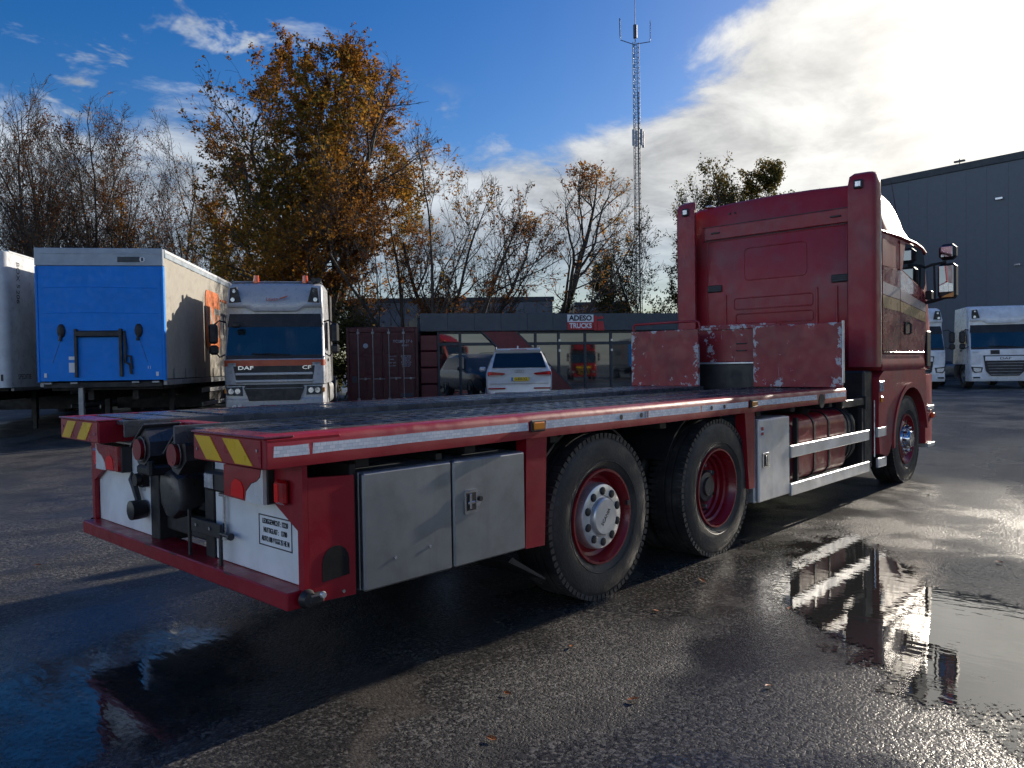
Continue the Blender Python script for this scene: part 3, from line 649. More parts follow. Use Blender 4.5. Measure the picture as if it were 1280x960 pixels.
    for y, a in ((.20, -34), (-.24, -38)):        # two tilted guide rollers on plates
        Mx = Matrix.Translation((.10, y, ZT-.150)) @ Matrix.Rotation(R_(a), 4, 'X')
        g = part('guide_block', M['wornsteel'], t, lambda b: (b.prism([(-.10, .075), (-.11, -.02), (-.07, -.085), (.06, -.085), (.10, -.03), (.10, .075)], 'x', -.02, .16, M=Mx), b.box(-.035, .17, -.125, .115, .076, .090, bev=.004, M=Mx)))
        part('roller', M['red_rim'], g, lambda b: b.cyl(Mx @ Vector((-.05, 0, 0)), Mx @ Vector((-.0205, 0, 0)), .058, .052, n=18))
        part('roller_ring', M['wornsteel'], g, lambda b: b.lathe([(.060, -.030), (.066, -.033), (.072, -.030)], (0, 0, 0), 'x', 20).xf(Mx))
    part('shackle', M['chassis'], t, lambda b: (b.box(.06, .2, .05, .24, ZT-.285, ZT-.235, bev=.01), b.cyl((.05, .02, ZT-.20), (.05, .02, ZT-.27), .02, n=8)))
    # rear face: white panels, dark opening, coupling
    XW = .20
    for s, name in ((1, 'left'), (-1, 'right')):
        w = part('rear_panel', M['hull_white'], t, lambda b: b.box(XW, XW+.02, s*.40, s*(1.215), .548, ZT-TH-.02, bev=.003))
        if s < 0:
            fr = [(-.835, .825), (-1.12, .825), (-1.12, .685), (-.835, .685)]
            part('sticker_border', M['ink'], w, lambda b: (b.box(XW-.0025, XW-.0005, -1.122, -.833, .822, .827), b.box(XW-.0025, XW-.0005, -1.122, -.833, .683, .688), b.box(XW-.0025, XW-.0005, -.838, -.833, .6885, .8215), b.box(XW-.0025, XW-.0005, -1.122, -1.117, .6885, .8215)))
            for k, ln in enumerate(('LEDIGGEWICHT : 12220', 'NUTTIGLAST :   13780', 'AUTO.10B V KGS 25 HE M')):
                text('sticker_print', ln, M['ink'], w, face_m((XW-.0015, -.9775, .797-k*.041), (0, -1, 0), (0, 0, 1)), .034, .0008, sx=.62, bold=.0004)
            lp = part('work_lamp', M['black'], w, lambda b: (b.box(XW-.07, XW-.001, -.66, -.425, .905, 1.005, bev=.012),)); box('lens', M['lens'], lp, XW-.078, XW-.0705, -.530, -.440, .918, .992, bev=.006)
            part('latch_pin', M['chrome'], w, lambda b: (b.cyl((XW-.02, -.53, .88), (XW-.02, -.535, .66), .009, n=8), b.box(XW-.03, XW-.003, -.545, -.49, .875, .892, bev=.003)))
        else:
            part('cable_reel', M['black'], w, lambda b: (b.lathe([(.035, .05), (.052, .045), (.056, .0), (.056, -.04), (.03, -.05)], (XW-.055, .46, .70), 'x', 14, True), b.tube([(XW-.03, .50, .73), (XW-.03, .56, .82), (XW-.03, .60, .86), (XW-.02, .62, .90)], [.018, .020, .020, .006], 8)))
            part('socket', M['black'], w, lambda b: (b.box(XW-.05, XW-.001, .41, .47, .83, .92, bev=.008), b.cyl((XW-.075, .44, .875), (XW-.05, .44, .875), .035, .04, n=12)))
            part('socket_plate', M['alu'], w, lambda b: b.box(XW-.006, XW-.001, .475, .535, .80, .93))
    # tail lamp units
    for s in (1, -1):
        y0, y1 = s*.66, s*1.03
        tl = part('tail_lamp', M['black'], t, lambda b: b.box(XW-.065, XW-.002, y0, y1, .895, ZT-TH-.03, bev=.006))
        zt = ZT-TH-.034
        part('lens', M['redlens'], tl, lambda b: b.prism([(y0+s*.004, .905), (y0+s*.20, .899), (y0+s*.21, .945), (y0+s*.26, .985), (y0+s*.31, 1.0), (y0+s*.34, 1.02), (y0+s*.35, zt), (y0+s*.004, zt)], 'x', XW-.084, XW-.0655))
        part('reverse_lens', M['white'], tl, lambda b: b.prism([(y0+s*.204, .898), (y0+s*.366, .897), (y0+s*.366, zt), (y0+s*.354, zt), (y0+s*.344, 1.018), (y0+s*.314, .998), (y0+s*.264, .983), (y0+s*.214, .943)], 'x', XW-.083, XW-.0655))
        part('lit_lens', M['redglow'], tl, lambda b: b.prism([(y0+s*.075, .912), (y0+s*.19, .908), (y0+s*.195, .955), (y0+s*.17, .985), (y0+s*.12, .995), (y0+s*.08, .97)], 'x', XW-.087, XW-.0845))
        # red side bracket and the side panel behind it
        br = part('rear_bracket', M['red'], t, lambda b: (b.prism([(s*1.035, ZT-TH-.004), (s*1.26, ZT-TH-.004), (s*1.26, .49), (s*1.218, .49), (s*1.218, .80), (s*1.035, .895)], 'x', XW-.03, XW-.004), b.prism([(XW-.003, .485), (XW+.235, .475), (XW+.235, 1.015), (XW-.003, 1.03)], 'y', s*1.235, s*1.26)))
        rl = part('corner_lamp', M['redlens'], br, lambda b: b.box(XW-.062, XW-.031, s*1.075, s*1.165, .905, 1.015, bev=.012)); box('lit_lens', M['redglow'], rl, XW-.0645, XW-.0625, s*1.085, s*1.118, .915, .998, bev=.001)
        part('bracket_opening_dark', M['void'], br, lambda b: b.prism([(XW+.06, .565), (XW+.20, .575)]+arc(XW+.13, .645, .07, 0, 180, 8), 'y', s*1.2602, s*1.2625))  # deep black patch laid on the bracket, painting the darkness of a hole
        part('bracket_bolt', M['chrome'], br, lambda b: b.cyl((XW+.165, s*1.2601, .505), (XW+.165, s*1.268, .505), .008, n=8))
        part('towing_eye', M['black'], t, lambda b: (b.cyl((XW-.02, s*1.262, .512), (XW-.02, s*1.292, .512), .042, .030, n=14), b.box(XW-.03, XW+.05, s*1.262, s*1.30, .485, .535, bev=.012)))
        part('grease_nipple', M['alu'], t, lambda b: b.cyl((XW+.035, s*1.3005, .525), (XW+.035, s*1.312, .525), .016, .012, n=10))
    # dark centre: frame uprights, coupling jaw, plate bracket, light bracket
    part('rear_frame', M['chassis'], t, lambda b: (b.box(XW-.01, XW+.16, .27, .385, .53, 1.07, bev=.004), b.box(XW-.005, XW+.12, -.385, -.29, .53, 1.07, bev=.004), b.box(XW+.10, XW+.16, -.289, .269, .80, 1.07, bev=.004), b.box(XW+.03, XW+.14, -.289, .269, .60, .72, bev=.01)))
    part('coupling_jaw', M['wornsteel'], t, lambda b: b.rings([[(XW-d, y*k, .84+z*k) for y, z in ((-.11, .09), (-.135, 0), (-.12, -.08), (-.03, -.135), (.05, -.13), (.115, -.07), (.13, .05), (.12, .10), (0, .13))] for d, k in ((-.12, .6), (-.02, .95), (.045, 1.0), (.062, .93), (.070, .80), (.074, .4), (.075, .05))]))
    pb = part('plate_bracket', M['black'], t, lambda b: (b.box(XW-.06, XW-.045, -.56, -.245, .675, .745, bev=.003), b.cyl((XW-.055, -.56, .70), (XW-.055, -.65, .70), .010, n=8), b.cyl((XW-.055, -.65, .70), (XW-.055, -.665, .70), .018, n=10), b.box(XW-.06, XW-.048, -.225, -.205, .53, .78), b.box(XW-.06, XW-.048, -.565, -.545, .53, .674), b.box(XW-.062, XW-.046, -.57, -.20, .52, .53)))
    for y in (-.31, -.46): part('bolt', M['chrome'], pb, lambda b: b.cyl((XW-.0605, y, .715), (XW-.067, y, .715), .009, n=8))
    # rear bumper
    bp = part('rear_bumper', M['red'], t, lambda b: (b.box(.10, .285, -1.238, 1.238, .468, .546, bev=.006),))
    for y in (.72, .2, -.12, -.72): part('bumper_scrape', M['wornsteel'], bp, lambda b: b.prism([(y, .5455), (y+.06, .5455), (y+.02, .536), (y-.03, .540)], 'x', .0985, .0998))
    # tool boxes
    tb = part('tool_box', M['steel'], t, lambda b: b.box(.475, 1.575, -1.235, -.80, .475, 1.02, bev=.004))
    for a, c in ((.478, 1.022), (1.034, 1.573)):
        d = part('door', M['steel'], tb, lambda b: (b.box(a, c, -1.268, -1.2352, .472, 1.018, bev=.009),))
        if a > 1:
            lt = part('latch', M['chrome'], d, lambda b: (b.prism(rrect(a+.07, a+.165, .735, .86, .012), 'y', -1.2745, -1.2682), b.prism([(a+.165, .76), (a+.195, .785), (a+.195, .83), (a+.165, .85)], 'y', -1.273, -1.2682)))
            part('latch_recess', M['black'], lt, lambda b: b.box(a+.083, a+.15, -1.2765, -1.2746, .752, .845, bev=.002)); part('latch_handle', M['chrome'], lt, lambda b: (b.box(a+.10, a+.116, -1.284, -1.2766, .76, .84, bev=.003), b.box(a+.09, a+.14, -1.283, -1.2767, .785, .80, bev=.003)))
            part('latch_knob', M['black'], lt, lambda b: b.cyl((a+.18, -1.2731, .805), (a+.18, -1.285, .805), .013, n=10))
        else:
            for x, z in ((.655, .60), (.87, .615)): part('door_bolt', M['chrome'], d, lambda b: b.cyl((x, -1.2681, z), (x, -1.272, z), .008, n=8))
    tb2 = part('tool_box', M['steel'], t, lambda b: b.box(.475, 1.575, .80, 1.265, .475, 1.02, bev=.004))
    box('box_hanger', M['chassis'], t, .44, .474, -1.22, -.5, .48, 1.06); box('box_hanger', M['chassis'], t, .98, 1.02, -1.20, -.5, 1.021, 1.06)
    # red posts, mudguards
    for s in (1, -1):
        part('post', M['red'], t, lambda b: b.prism([(1.60, ZT-TH-.001), (1.775, ZT-TH-.001), (1.745, .46), (1.58, .468)], 'y', s*1.18, s*1.258))
        part('post', M['red'], t, lambda b: b.prism([(4.235, ZT-TH-.001), (4.41, ZT-TH-.001), (4.40, .455), (4.30, .46)], 'y', s*1.17, s*1.258))
        part('mud_flap', M['black'], t, lambda b: b.prism([(1.50, .40), (1.80, .24), (1.82, .24), (1.53, .42)], 'y', s*.62, s*1.2))
        part('mudguard', M['black'], t, lambda b: b.prism(arc(2.376, .53, .60, 25, 165, 14)+arc(2.376, .53, .585, 165, 25, 14), 'y', s*.80, s*1.10))
        part('mudguard', M['black'], t, lambda b: b.prism(arc(3.84, .53, .60, 15, 155, 14)+arc(3.84, .53, .585, 155, 15, 14), 'y', s*.62, s*1.10))
        wheel(t, 2.376, s*1.215, 'cover', side=-s); wheel(t, 3.84, s*1.235, 'dish', side=-s); wheel(t, 8.6, s*1.215, 'front', side=-s)
    # locker, tanks, side guards
    for s in (1, -1):
        lk = part('locker', M['alu'], t, lambda b: b.box(4.455, 5.095, s*.72, s*1.225, .315, 1.015, bev=.006))
        d = part('door', M['alu'], lk, lambda b: b.box(4.485, 5.092, s*1.226, s*1.256, .318, 1.012, bev=.01))
        lt = part('latch', M['chrome'], d, lambda b: b.box(4.545, 4.665, s*1.2562, s*1.263, .60, .73, bev=.006)); box('latch_recess', M['black'], lt, 4.565, 4.635, s*1.2632, s*1.265, .615, .715, bev=.002); box('latch_handle', M['chrome'], lt, 4.59, 4.606, s*1.2652, s*1.272, .625, .705, bev=.003)
        if s < 0: part('warning_label', M['signwhite'], d, lambda b: b.box(4.52, 4.575, -1.2575, -1.2562, .875, .955)); part('warning_label_print', M['signred'], d, lambda b: (b.box(4.525, 4.57, -1.2588, -1.2577, .92, .95), b.box(4.525, 4.57, -1.2588, -1.2577, .88, .905)))
        tk = part('fuel_tank', M['red'], t, lambda b: b.prism(rrect(min(s*.62, s*1.19), max(s*.62, s*1.19), .37, .985, .12, 5), 'x', 5.15, 6.60))
        for x in (5.22, 5.78, 6.14): part('tank_strap', M['black'], tk, lambda b: b.prism(rrect(min(s*.612, s*1.198), max(s*.612, s*1.198), .362, .993, .125, 5), 'x', x, x+.035))
        part('filler_cap', M['black'], tk, lambda b: b.cyl((5.95, s*1.0, .98), (5.95, s*1.04, 1.05), .06, n=14))
        at_ = part('air_tank', M['wornsteel'], t, lambda b: (b.prism(rrect(min(s*.65, s*1.16), max(s*.65, s*1.16), .40, 1.0, .2, 6), 'x', 6.66, 6.98), b.prism(rrect(min(s*.64, s*1.17), max(s*.64, s*1.17), .39, 1.01, .205, 6), 'x', 6.76, 6.79), b.prism(rrect(min(s*.64, s*1.17), max(s*.64, s*1.17), .39, 1.01, .205, 6), 'x', 6.86, 6.89)))
        for z0, z1 in ((.635, .745), (.295, .405)):
            box('side_guard_bar', M['alu'], t, 5.105, 7.11, s*1.235, s*1.265, z0, z1, bev=.006); box('side_guard_bar', M['alu'], t, 7.42, 7.70, s*1.225, s*1.255, z0, z1, bev=.006)
        for x in (5.3, 6.97): box('guard_bracket', M['chassis'], t, x, x+.04, s*1.19, s*1.234, .30, .98, bev=.003)
        part('step_arm', M['black'], t, lambda b: (b.box(6.45, 7.10, s*1.15, s*1.22, 1.01, 1.09, bev=.01), b.box(7.085, 7.11, s*1.14, s*1.235, .97, 1.11, bev=.004)))
        box('cab_skirt', M['black'], t, 7.14, 7.40, s*.75, s*1.20, .30, 1.38, bev=.02)
        part('skirt_trim', M['chrome'], t, lambda b: b.cyl((7.415, s*1.215, .42), (7.415, s*1.215, 1.05), .009, n=8))
    box('battery_box', M['chassis'], t, 6.62, 7.13, -.60, .60, .62, 1.20); box('air_hose_board', M['chassis'], t, 6.75, 6.80, -.7, .7, 1.0, 1.75)
    part('hose_valve', M['red_rim'], t, lambda b: b.cyl((6.50, -1.16, 1.12), (6.50, -1.16, 1.20), .035, n=10))
    # headboard
    def chipped(y0, y1, z0, z1): return lambda b: b.box(6.33, 6.37, y0, y1, z0, z1, bev=.005)
    h1 = part('headboard_panel', M['red_worn'], t, chipped(.355, 1.272, ZT+.004, 1.885)); h2 = part('headboard_panel', M['red_worn'], t, chipped(-1.262, -.315, ZT+.004, 1.885))
    box('panel_edge', M['alu'], h2, 6.325, 6.375, -1.274, -1.2635, ZT+.05, 1.90, bev=.002)
    part('headboard_rail', M['red'], t, lambda b: b.tube([(6.35, 1.245, 1.886), (6.35, 1.245, 1.955), (6.35, 1.22, 1.972), (6.36, .75, 1.978), (6.36, .40, 1.978), (6.36, .36, 1.965), (6.36, .34, 1.886)], .015, 8))
    part('center_back_plate', M['red_worn'], t, lambda b: (b.box(6.62, 6.65, -.45, .50, 1.50, 1.93, bev=.004),)); part('center_back_trim', M['alu'], t, lambda b: b.box(6.605, 6.66, -.45, .50, 1.478, 1.498, bev=.003)); box('center_recess', M['black'], t, 6.61, 6.66, -.45, .50, 1.16, 1.476)
    [box('recess_grip', M['black'], t, 6.612, 6.619, -.10, .03, z, z+.015) for z in (1.70, 1.62)]
    box('headboard_top_strap', M['red_worn'], t, 6.6, 6.66, -.50, .52, 1.875, 1.91)
    return t
lorry = flatbed()
def cab_ring(x, w, wt, zb, zm, zt, rt=.16, crown=.03):
    """cross section of a cab at x: upright sides to zm, leaning in to wt below the roof, rounded roof edge"""
    pts = [(x, -w+.03, zb), (x, -w, zb+.03), (x, -w, (zb+zm)/2), (x, -w, zm)]
    zs = zt-rt
    pts += [(x, -(w+(wt-w)*k), zm+(zs-zm)*k) for k in (.5, 1.0)]
    pts += [(x, -(wt-rt+rt*math.cos(R_(a))), zs+rt*math.sin(R_(a))) for a in (25, 50, 75)]
    pts += [(x, -(wt-rt)*.5, zt+crown*.7), (x, 0, zt+crown)]
    return pts + [(a, -b, c) for a, b, c in reversed(pts[:-1])]
def cab(t):
    secs = [(7.50, 1.205, 1.08, 1.40, 2.92, 3.46, .14), (7.54, 1.235, 1.12, 1.38, 2.92, 3.50, .16), (7.9, 1.24, 1.13, 1.38, 2.92, 3.52, .18), (8.3, 1.24, 1.12, 1.38, 2.92, 3.50, .2),
            (8.6, 1.24, 1.10, 1.38, 2.90, 3.43, .2), (8.85, 1.24, 1.08, 1.38, 2.87, 3.32, .18), (9.05, 1.235, 1.06, 1.38, 2.83, 3.19, .14), (9.22, 1.23, 1.05, 1.38, 2.78, 3.02, .10),
            (9.32, 1.225, 1.08, 1.38, 2.62, 2.86, .08), (9.46, 1.215, 1.10, 1.36, 2.2, 2.45, .08), (9.60, 1.20, 1.12, 1.36, 1.85, 2.05, .08), (9.70, 1.17, 1.10, 1.36, 1.62, 1.80, .08), (9.80, 1.10, 1.02, 1.38, 1.5, 1.62, .06), (9.84, 1.02, .95, 1.42, 1.48, 1.56, .05)]
    part('cab_body', M['red_cab'], t, lambda b: b.rings([cab_ring(*q) for q in secs]), ang=50)
    # pressed seams and panels of the back wall (rear face at x = 7.50)
    def bead(y0, y1, z0, z1, r=.06, w=.012):
        o = rrect(y0, y1, z0, z1, r, 5); pts = [(7.497, y, z) for y, z in o]+[(7.497, *o[0])]
        return lambda b: b.tube(pts, w*.5, 6, False)
    part('back_panel_bead', M['red_cab'], t, bead(-.43, .36, 2.52, 2.92)); part('back_panel_bead', M['red_cab'], t, bead(-.50, .50, 2.16, 2.30, .03, .014)); part('back_panel_bead', M['red_cab'], t, bead(-.50, .48, 1.98, 2.10, .03, .014))
    part('back_panel_bead', M['red_cab'], t, bead(-.90, .87, 1.5, 3.05, .02, .010))
    for z in (3.06, 3.24): box('back_seam', M['black'], t, 7.4965, 7.4985, -.95, .93, z, z+.010, bev=0)
    part('back_strap', M['red_cab'], t, lambda b: b.box(7.475, 7.499, -.93, .90, 3.075, 3.235, bev=.006))
    for y in (.62, -.55, -.78): box('back_rib', M['red_cab'], t, 7.485, 7.499, y-.015, y+.015, 1.45, 2.36, bev=.005)
    for y in (.765, -.82):
        v = box('vent', M['black'], t, 7.478, 7.4985, y-.10, y+.10, 2.40, 2.49, bev=.008); 
        for k in range(3): box('vent_slat', M['frame'], v, 7.472, 7.4775, y-.085, y+.085, 2.415+k*.024, 2.425+k*.024, bev=.002)
    for y in (.74, -.78): part('strap_clip', M['black'], t, lambda b: b.box(7.46, 7.4745, y-.06, y+.06, 3.145, 3.165, bev=.004))
    for y in (.55, .48): part('roof_rivet', M['black'], t, lambda b: b.cyl((7.49, y, 3.38), (7.50, y, 3.38), .014, n=8))
    part('roof_tarp_lip', M['white'], t, lambda b: b.box(7.50, 7.62, .80, .90, 3.505, 3.53, bev=.01))
    # wind deflectors up both rear corners, each with a work lamp
    for s in (1, -1):
        def fin(b):
            rs = []
            for z, k, x in ((1.42, 0, 7.34), (3.30, 0, 7.34), (3.46, 0, 7.345), (3.55, .012, 7.36), (3.59, .04, 7.42)):
                rs.append([(x, s*(.965+k), z), (x-.012, s*(1.02), z), (x, s*(1.20-k), z), (x+.025, s*(1.238-k), z), (x+.07, s*(1.252-k), z), (7.53, s*(1.255-k), z), (7.53, s*(1.225-k), z), (x+.10, s*(1.19-k), z), (x+.06, s*(1.12), z), (x+.04, s*(.965+k), z)])
            b.rings(rs)
        f = part('wind_deflector', M['red_cab'], t, fin, ang=50)
        lp = part('work_lamp', M['black'], f, lambda b: b.box(7.31, 7.333, s*1.035, s*1.135, 3.40, 3.50, bev=.01)); box('lens', M['lens'], lp, 7.302, 7.3095, s*1.055, s*1.115, 3.42, 3.48, bev=.006)
        box('trim', M['chrome'], f, 7.5305, 7.545, s*1.243, s*1.257, 1.45, 3.35, bev=.002)
    # doors, windows, stripes
    for s in (1, -1):
        y = s*1.2405
        def yy(a, c): return (min(y+s*a, y+s*c), max(y+s*a, y+s*c))
        a, c = yy(.0006, .010)
        d = part('door', M['red_door'], t, lambda b: b.prism([(8.22, 1.60), (9.16, 1.60), (9.22, 1.75), (9.26, 2.20), (9.16, 2.36), (8.98, 2.40), (8.22, 2.56)][:7], 'y', a, c))
        part('side_panel', M['red_door'], t, lambda b: b.prism([(7.60, 1.60), (8.205, 1.60), (8.205, 2.55), (7.60, 2.55)], 'y', a, c))
        sl = part('sleeper_panel', M['red_cab'], t, lambda b: b.prism([(7.60, 2.56), (8.205, 2.56), (8.205, 2.86), (7.60, 2.86)], 'y', a, c))
        a1, c1 = yy(.0006, .008)
        part('side_window', M['glass'], t, lambda b: b.prism([(8.26, 2.57), (8.99, 2.415), (9.16, 2.375), (9.235, 2.46), (9.225, 2.66), (9.17, 2.80), (9.05, 2.875), (8.26, 2.895)], 'y', a1, c1))
        part('window_pillar', M['red_cab'], t, lambda b: b.prism([(8.20, 2.55), (8.275, 2.55), (8.40, 2.90), (8.20, 2.91)], 'y', *yy(.0085, .016)))
        a2, c2 = yy(.0105, .0125)
        part('stripe', M['whitefade'], d, lambda b: b.prism([(8.22, 2.33), (9.22, 2.20), (9.23, 2.10), (8.22, 2.20)], 'y', a2, c2)); part('stripe', M['yellowfade'], d, lambda b: b.prism([(8.22, 2.19), (9.23, 2.09), (9.23, 1.97), (8.22, 2.06)], 'y', a2, c2))
        part('stripe', M['whitefade'], t, lambda b: b.prism([(7.60, 2.38), (8.20, 2.335), (8.20, 2.205), (7.60, 2.24)], 'y', a2, c2)); part('stripe', M['yellowfade'], t, lambda b: b.prism([(7.60, 2.23), (8.20, 2.195), (8.20, 2.065), (7.60, 2.09)], 'y', a2, c2))
        part('door_handle', M['black'], d, lambda b: (b.box(8.36, 8.50, *yy(.0105, .028), 1.80, 1.95, bev=.012), b.tube([(8.47, y+s*.028, 1.80), (8.48, y+s*.05, 1.82), (8.48, y+s*.05, 1.92), (8.46, y+s*.028, 1.945)], .012, 8)))
        part('door_moulding', M['chrome'], d, lambda b: b.box(7.62, 9.14, *yy(.0105, .018), 1.575, 1.592, bev=.003))
        # drip rail that runs down to the visor tip
        part('drip_rail', M['red_cab'], t, lambda b: b.tube([(7.58, s*1.235, 2.945), (8.2, s*1.245, 2.945), (8.8, s*1.245, 2.93), (9.1, s*1.24, 2.90), (9.3, s*1.235, 2.86)], [.018, .022, .022, .02, .012], 8))
        # lower wing with the wheel opening
        yi, yo = sorted((s*.78, s*1.252))
        op = arc(8.6, .53, .625, 178, 14, 22)
        w = part('wheel_arch', M['red_cab'], t, lambda b: b.prism([(7.74, .40), (7.80, .43)]+op[1:]+[(9.22, .72), (9.27, 1.0), (9.20, 1.375), (7.62, 1.375), (7.46, 1.30), (7.44, .75), (7.48, .45)], 'y', yi, yo), ang=30)
        part('arch_lip', M['red_cab'], w, lambda b: b.prism(arc(8.6, .53, .685, 185, 8, 22)+arc(8.6, .53, .630, 8, 185, 22), 'y', *sorted((s*1.2525, s*1.268))))
        part('indicator', M['amber'], w, lambda b: b.box(7.50, 7.56, *sorted((s*1.2522, s*1.265)), 1.02, 1.09, bev=.006)); part('reflector', M['lens'], w, lambda b: b.box(7.47, 7.60, *sorted((s*1.2522, s*1.262)), 1.14, 1.26, bev=.02))
        part('cab_shoulder', M['red_cab'], t, lambda b: b.rings([[(x, s*1.10, 1.376), (x, s*1.245, 1.376), (x, s*1.258, 1.41), (x, s*1.255, 1.46), (x, s*1.248, 1.52), (x, s*1.2415, 1.56), (x, s*1.10, 1.56)] for x in (7.56, 7.62, 9.1, 9.16)]), ang=50)
        # mirrors
        ym = s*1.47
        part('mirror_arm', M['black'], t, lambda b: (b.tube([(9.22, s*1.23, 2.66), (9.26, s*1.32, 2.70), (9.30, ym, 2.72)], .018, 8), b.tube([(9.30, s*1.22, 2.22), (9.32, s*1.32, 2.24), (9.30, ym, 2.28)], .022, 8), b.tube([(9.30, s*1.33, 2.72), (9.31, s*1.34, 2.26)], .012, 6), b.box(9.26, 9.36, *sorted((s*1.235, s*1.31)), 2.26, 2.37, bev=.01)))
        mr = part('mirror_housing', M['black'], t, lambda b: b.box(9.26, 9.42, *sorted((s*1.375, s*1.585)), 2.26, 2.70, bev=.035)); box('mirror_glass', M['mirror'], mr, 9.252, 9.259, *sorted((s*1.40, s*1.56)), 2.34, 2.67, bev=.003)
        part('mirror_reflector', M['amber'], mr, lambda b: b.prism([(s*1.42, 2.275), (s*1.565, 2.275), (s*1.565, 2.335), (s*1.47, 2.30)], 'x', 9.252, 9.2595))
        m2 = part('wide_mirror_housing', M['black'], t, lambda b: b.box(9.26, 9.40, *sorted((s*1.385, s*1.585)), 2.745, 2.945, bev=.045)); box('mirror_glass', M['mirror'], m2, 9.252, 9.259, *sorted((s*1.42, s*1.55)), 2.78, 2.91, bev=.003)
        part('roof_aerial', M['black'], t, lambda b: (b.cyl((9.10, s*.98, 3.14), (8.72, s*1.0, 3.72), .006, .003, n=6), b.ball((9.10, s*.98, 3.13), .035))) if s < 0 else None
        part('roof_marker', M['amber'], t, lambda b: b.box(9.20, 9.28, *sorted((s*.95, s*1.03)), 2.98, 3.04, bev=.01))
        # front bumper corner, step and lamps
        part('bumper_corner', M['red_cab'], t, lambda b: b.rings([[(9.20, s*.95, z), (9.20, s*1.25, z), (9.55, s*1.235, z), (9.78, s*1.16, z), (9.88, s*1.02, z), (9.90, s*.9, z)] for z in (.42, .50, 1.0, 1.30)]), ang=50)
        part('bumper_step', M['alu'], t, lambda b: (b.box(9.30, 9.56, *sorted((s*1.20, s*1.262)), .84, .90, bev=.006), b.box(9.30, 9.60, *sorted((s*1.15, s*1.258)), .36, .415, bev=.006)))
        part('bumper_marker', M['beacon'], t, lambda b: b.box(9.48, 9.56, *sorted((s*1.236, s*1.275)), .73, .80, bev=.01)); part('headlamp', M['lens'], t, lambda b: b.box(9.86, 9.915, *sorted((s*.62, s*.98)), .74, .94, bev=.02))
        part('air_dam_duct', M['black'], t, lambda b: b.box(9.28, 9.44, *sorted((s*1.236, s*1.256)), 1.40, 1.86, bev=.02))
    part('front_bumper', M['red_cab'], t, lambda b: b.box(9.62, 9.905, -.90, .90, .40, 1.30, bev=.03)); box('front_grille', M['black'], t, 9.80, 9.86, -.85, .85, 1.305, 1.60)
    part('windscreen', M['glass'], t, lambda b: b.add([(9.335, -1.06, 2.83), (9.335, 1.06, 2.83), (9.715, 1.08, 1.86), (9.715, -1.08, 1.86), (9.31, -1.06, 2.83), (9.31, 1.06, 2.83), (9.68, 1.08, 1.86), (9.68, -1.08, 1.86)], [(0, 1, 2, 3), (4, 7, 6, 5), (0, 4, 5, 1), (3, 2, 6, 7), (0, 3, 7, 4), (1, 5, 6, 2)]))
    part('sun_visor', M['black'], t, lambda b: b.prism([(9.26, 2.99), (9.52, 2.90), (9.53, 2.86), (9.28, 2.93)], 'y', -1.18, 1.18))
    box('cab_floor', M['chassis'], t, 7.42, 9.4, -.76, .76, 1.0, 1.36)
cab(lorry)
# ------------------------------------------------------------------ trailers on the left
M['bluetarp'] = mat('blue_front_wall', (.004, .24, .80), .5, spec=.3, var=.06, dirt=.3, dcol=(.006, .15, .52), ds=1.2, bump=.05, bs=6)
M['greyhead'] = mat('pale_grey_header', (.36, .42, .48), .4, dirt=.2, dcol=(.3, .33, .36))
M['curtain'] = mat('cream_curtain', (.34, .315, .265), .55, var=.06, dirt=.4, dcol=(.34, .31, .26), ds=1.5, streak=.35, bump=.1, bs=3)
M['orange'] = mat('orange_print', (.62, .15, .03), .5, var=.1)
M['trailwhite'] = mat('trailer_white', (.66, .68, .70), .35, dirt=.25, dcol=(.5, .5, .48), ds=1.2, streak=.2)
M['galv'] = mat('galvanised_steel', (.30, .31, .32), .5, metal=.6, dirt=.4, dcol=(.15, .14, .13), ds=3)
def road_wheel(parent, x, y, s, R=.5, rimm=None):
    t = bpy.data.objects.new('wheel', None); COL.objects.link(t); t.parent = parent; t.location = (x, y, R-.004)
    part('tyre', M['rubber'], t, lambda b: b.lathe([(.29, s*.02), (.33, 0), (R-.05, .0), (R-.01, s*.04), (R, s*.08), (R, s*.25), (R-.03, s*.29), (.30, s*.29)], (0, 0, 0), 'x', 28))
    rm = part('rim', rimm or M['galv'], t, lambda b: b.lathe([(.295, s*.03), (.285, s*.02), (.26, s*.08), (.17, s*.05), (.12, s*.04), (.10, -s*.02), (0, -s*.03)], (0, 0, 0), 'x', 20))
    return t
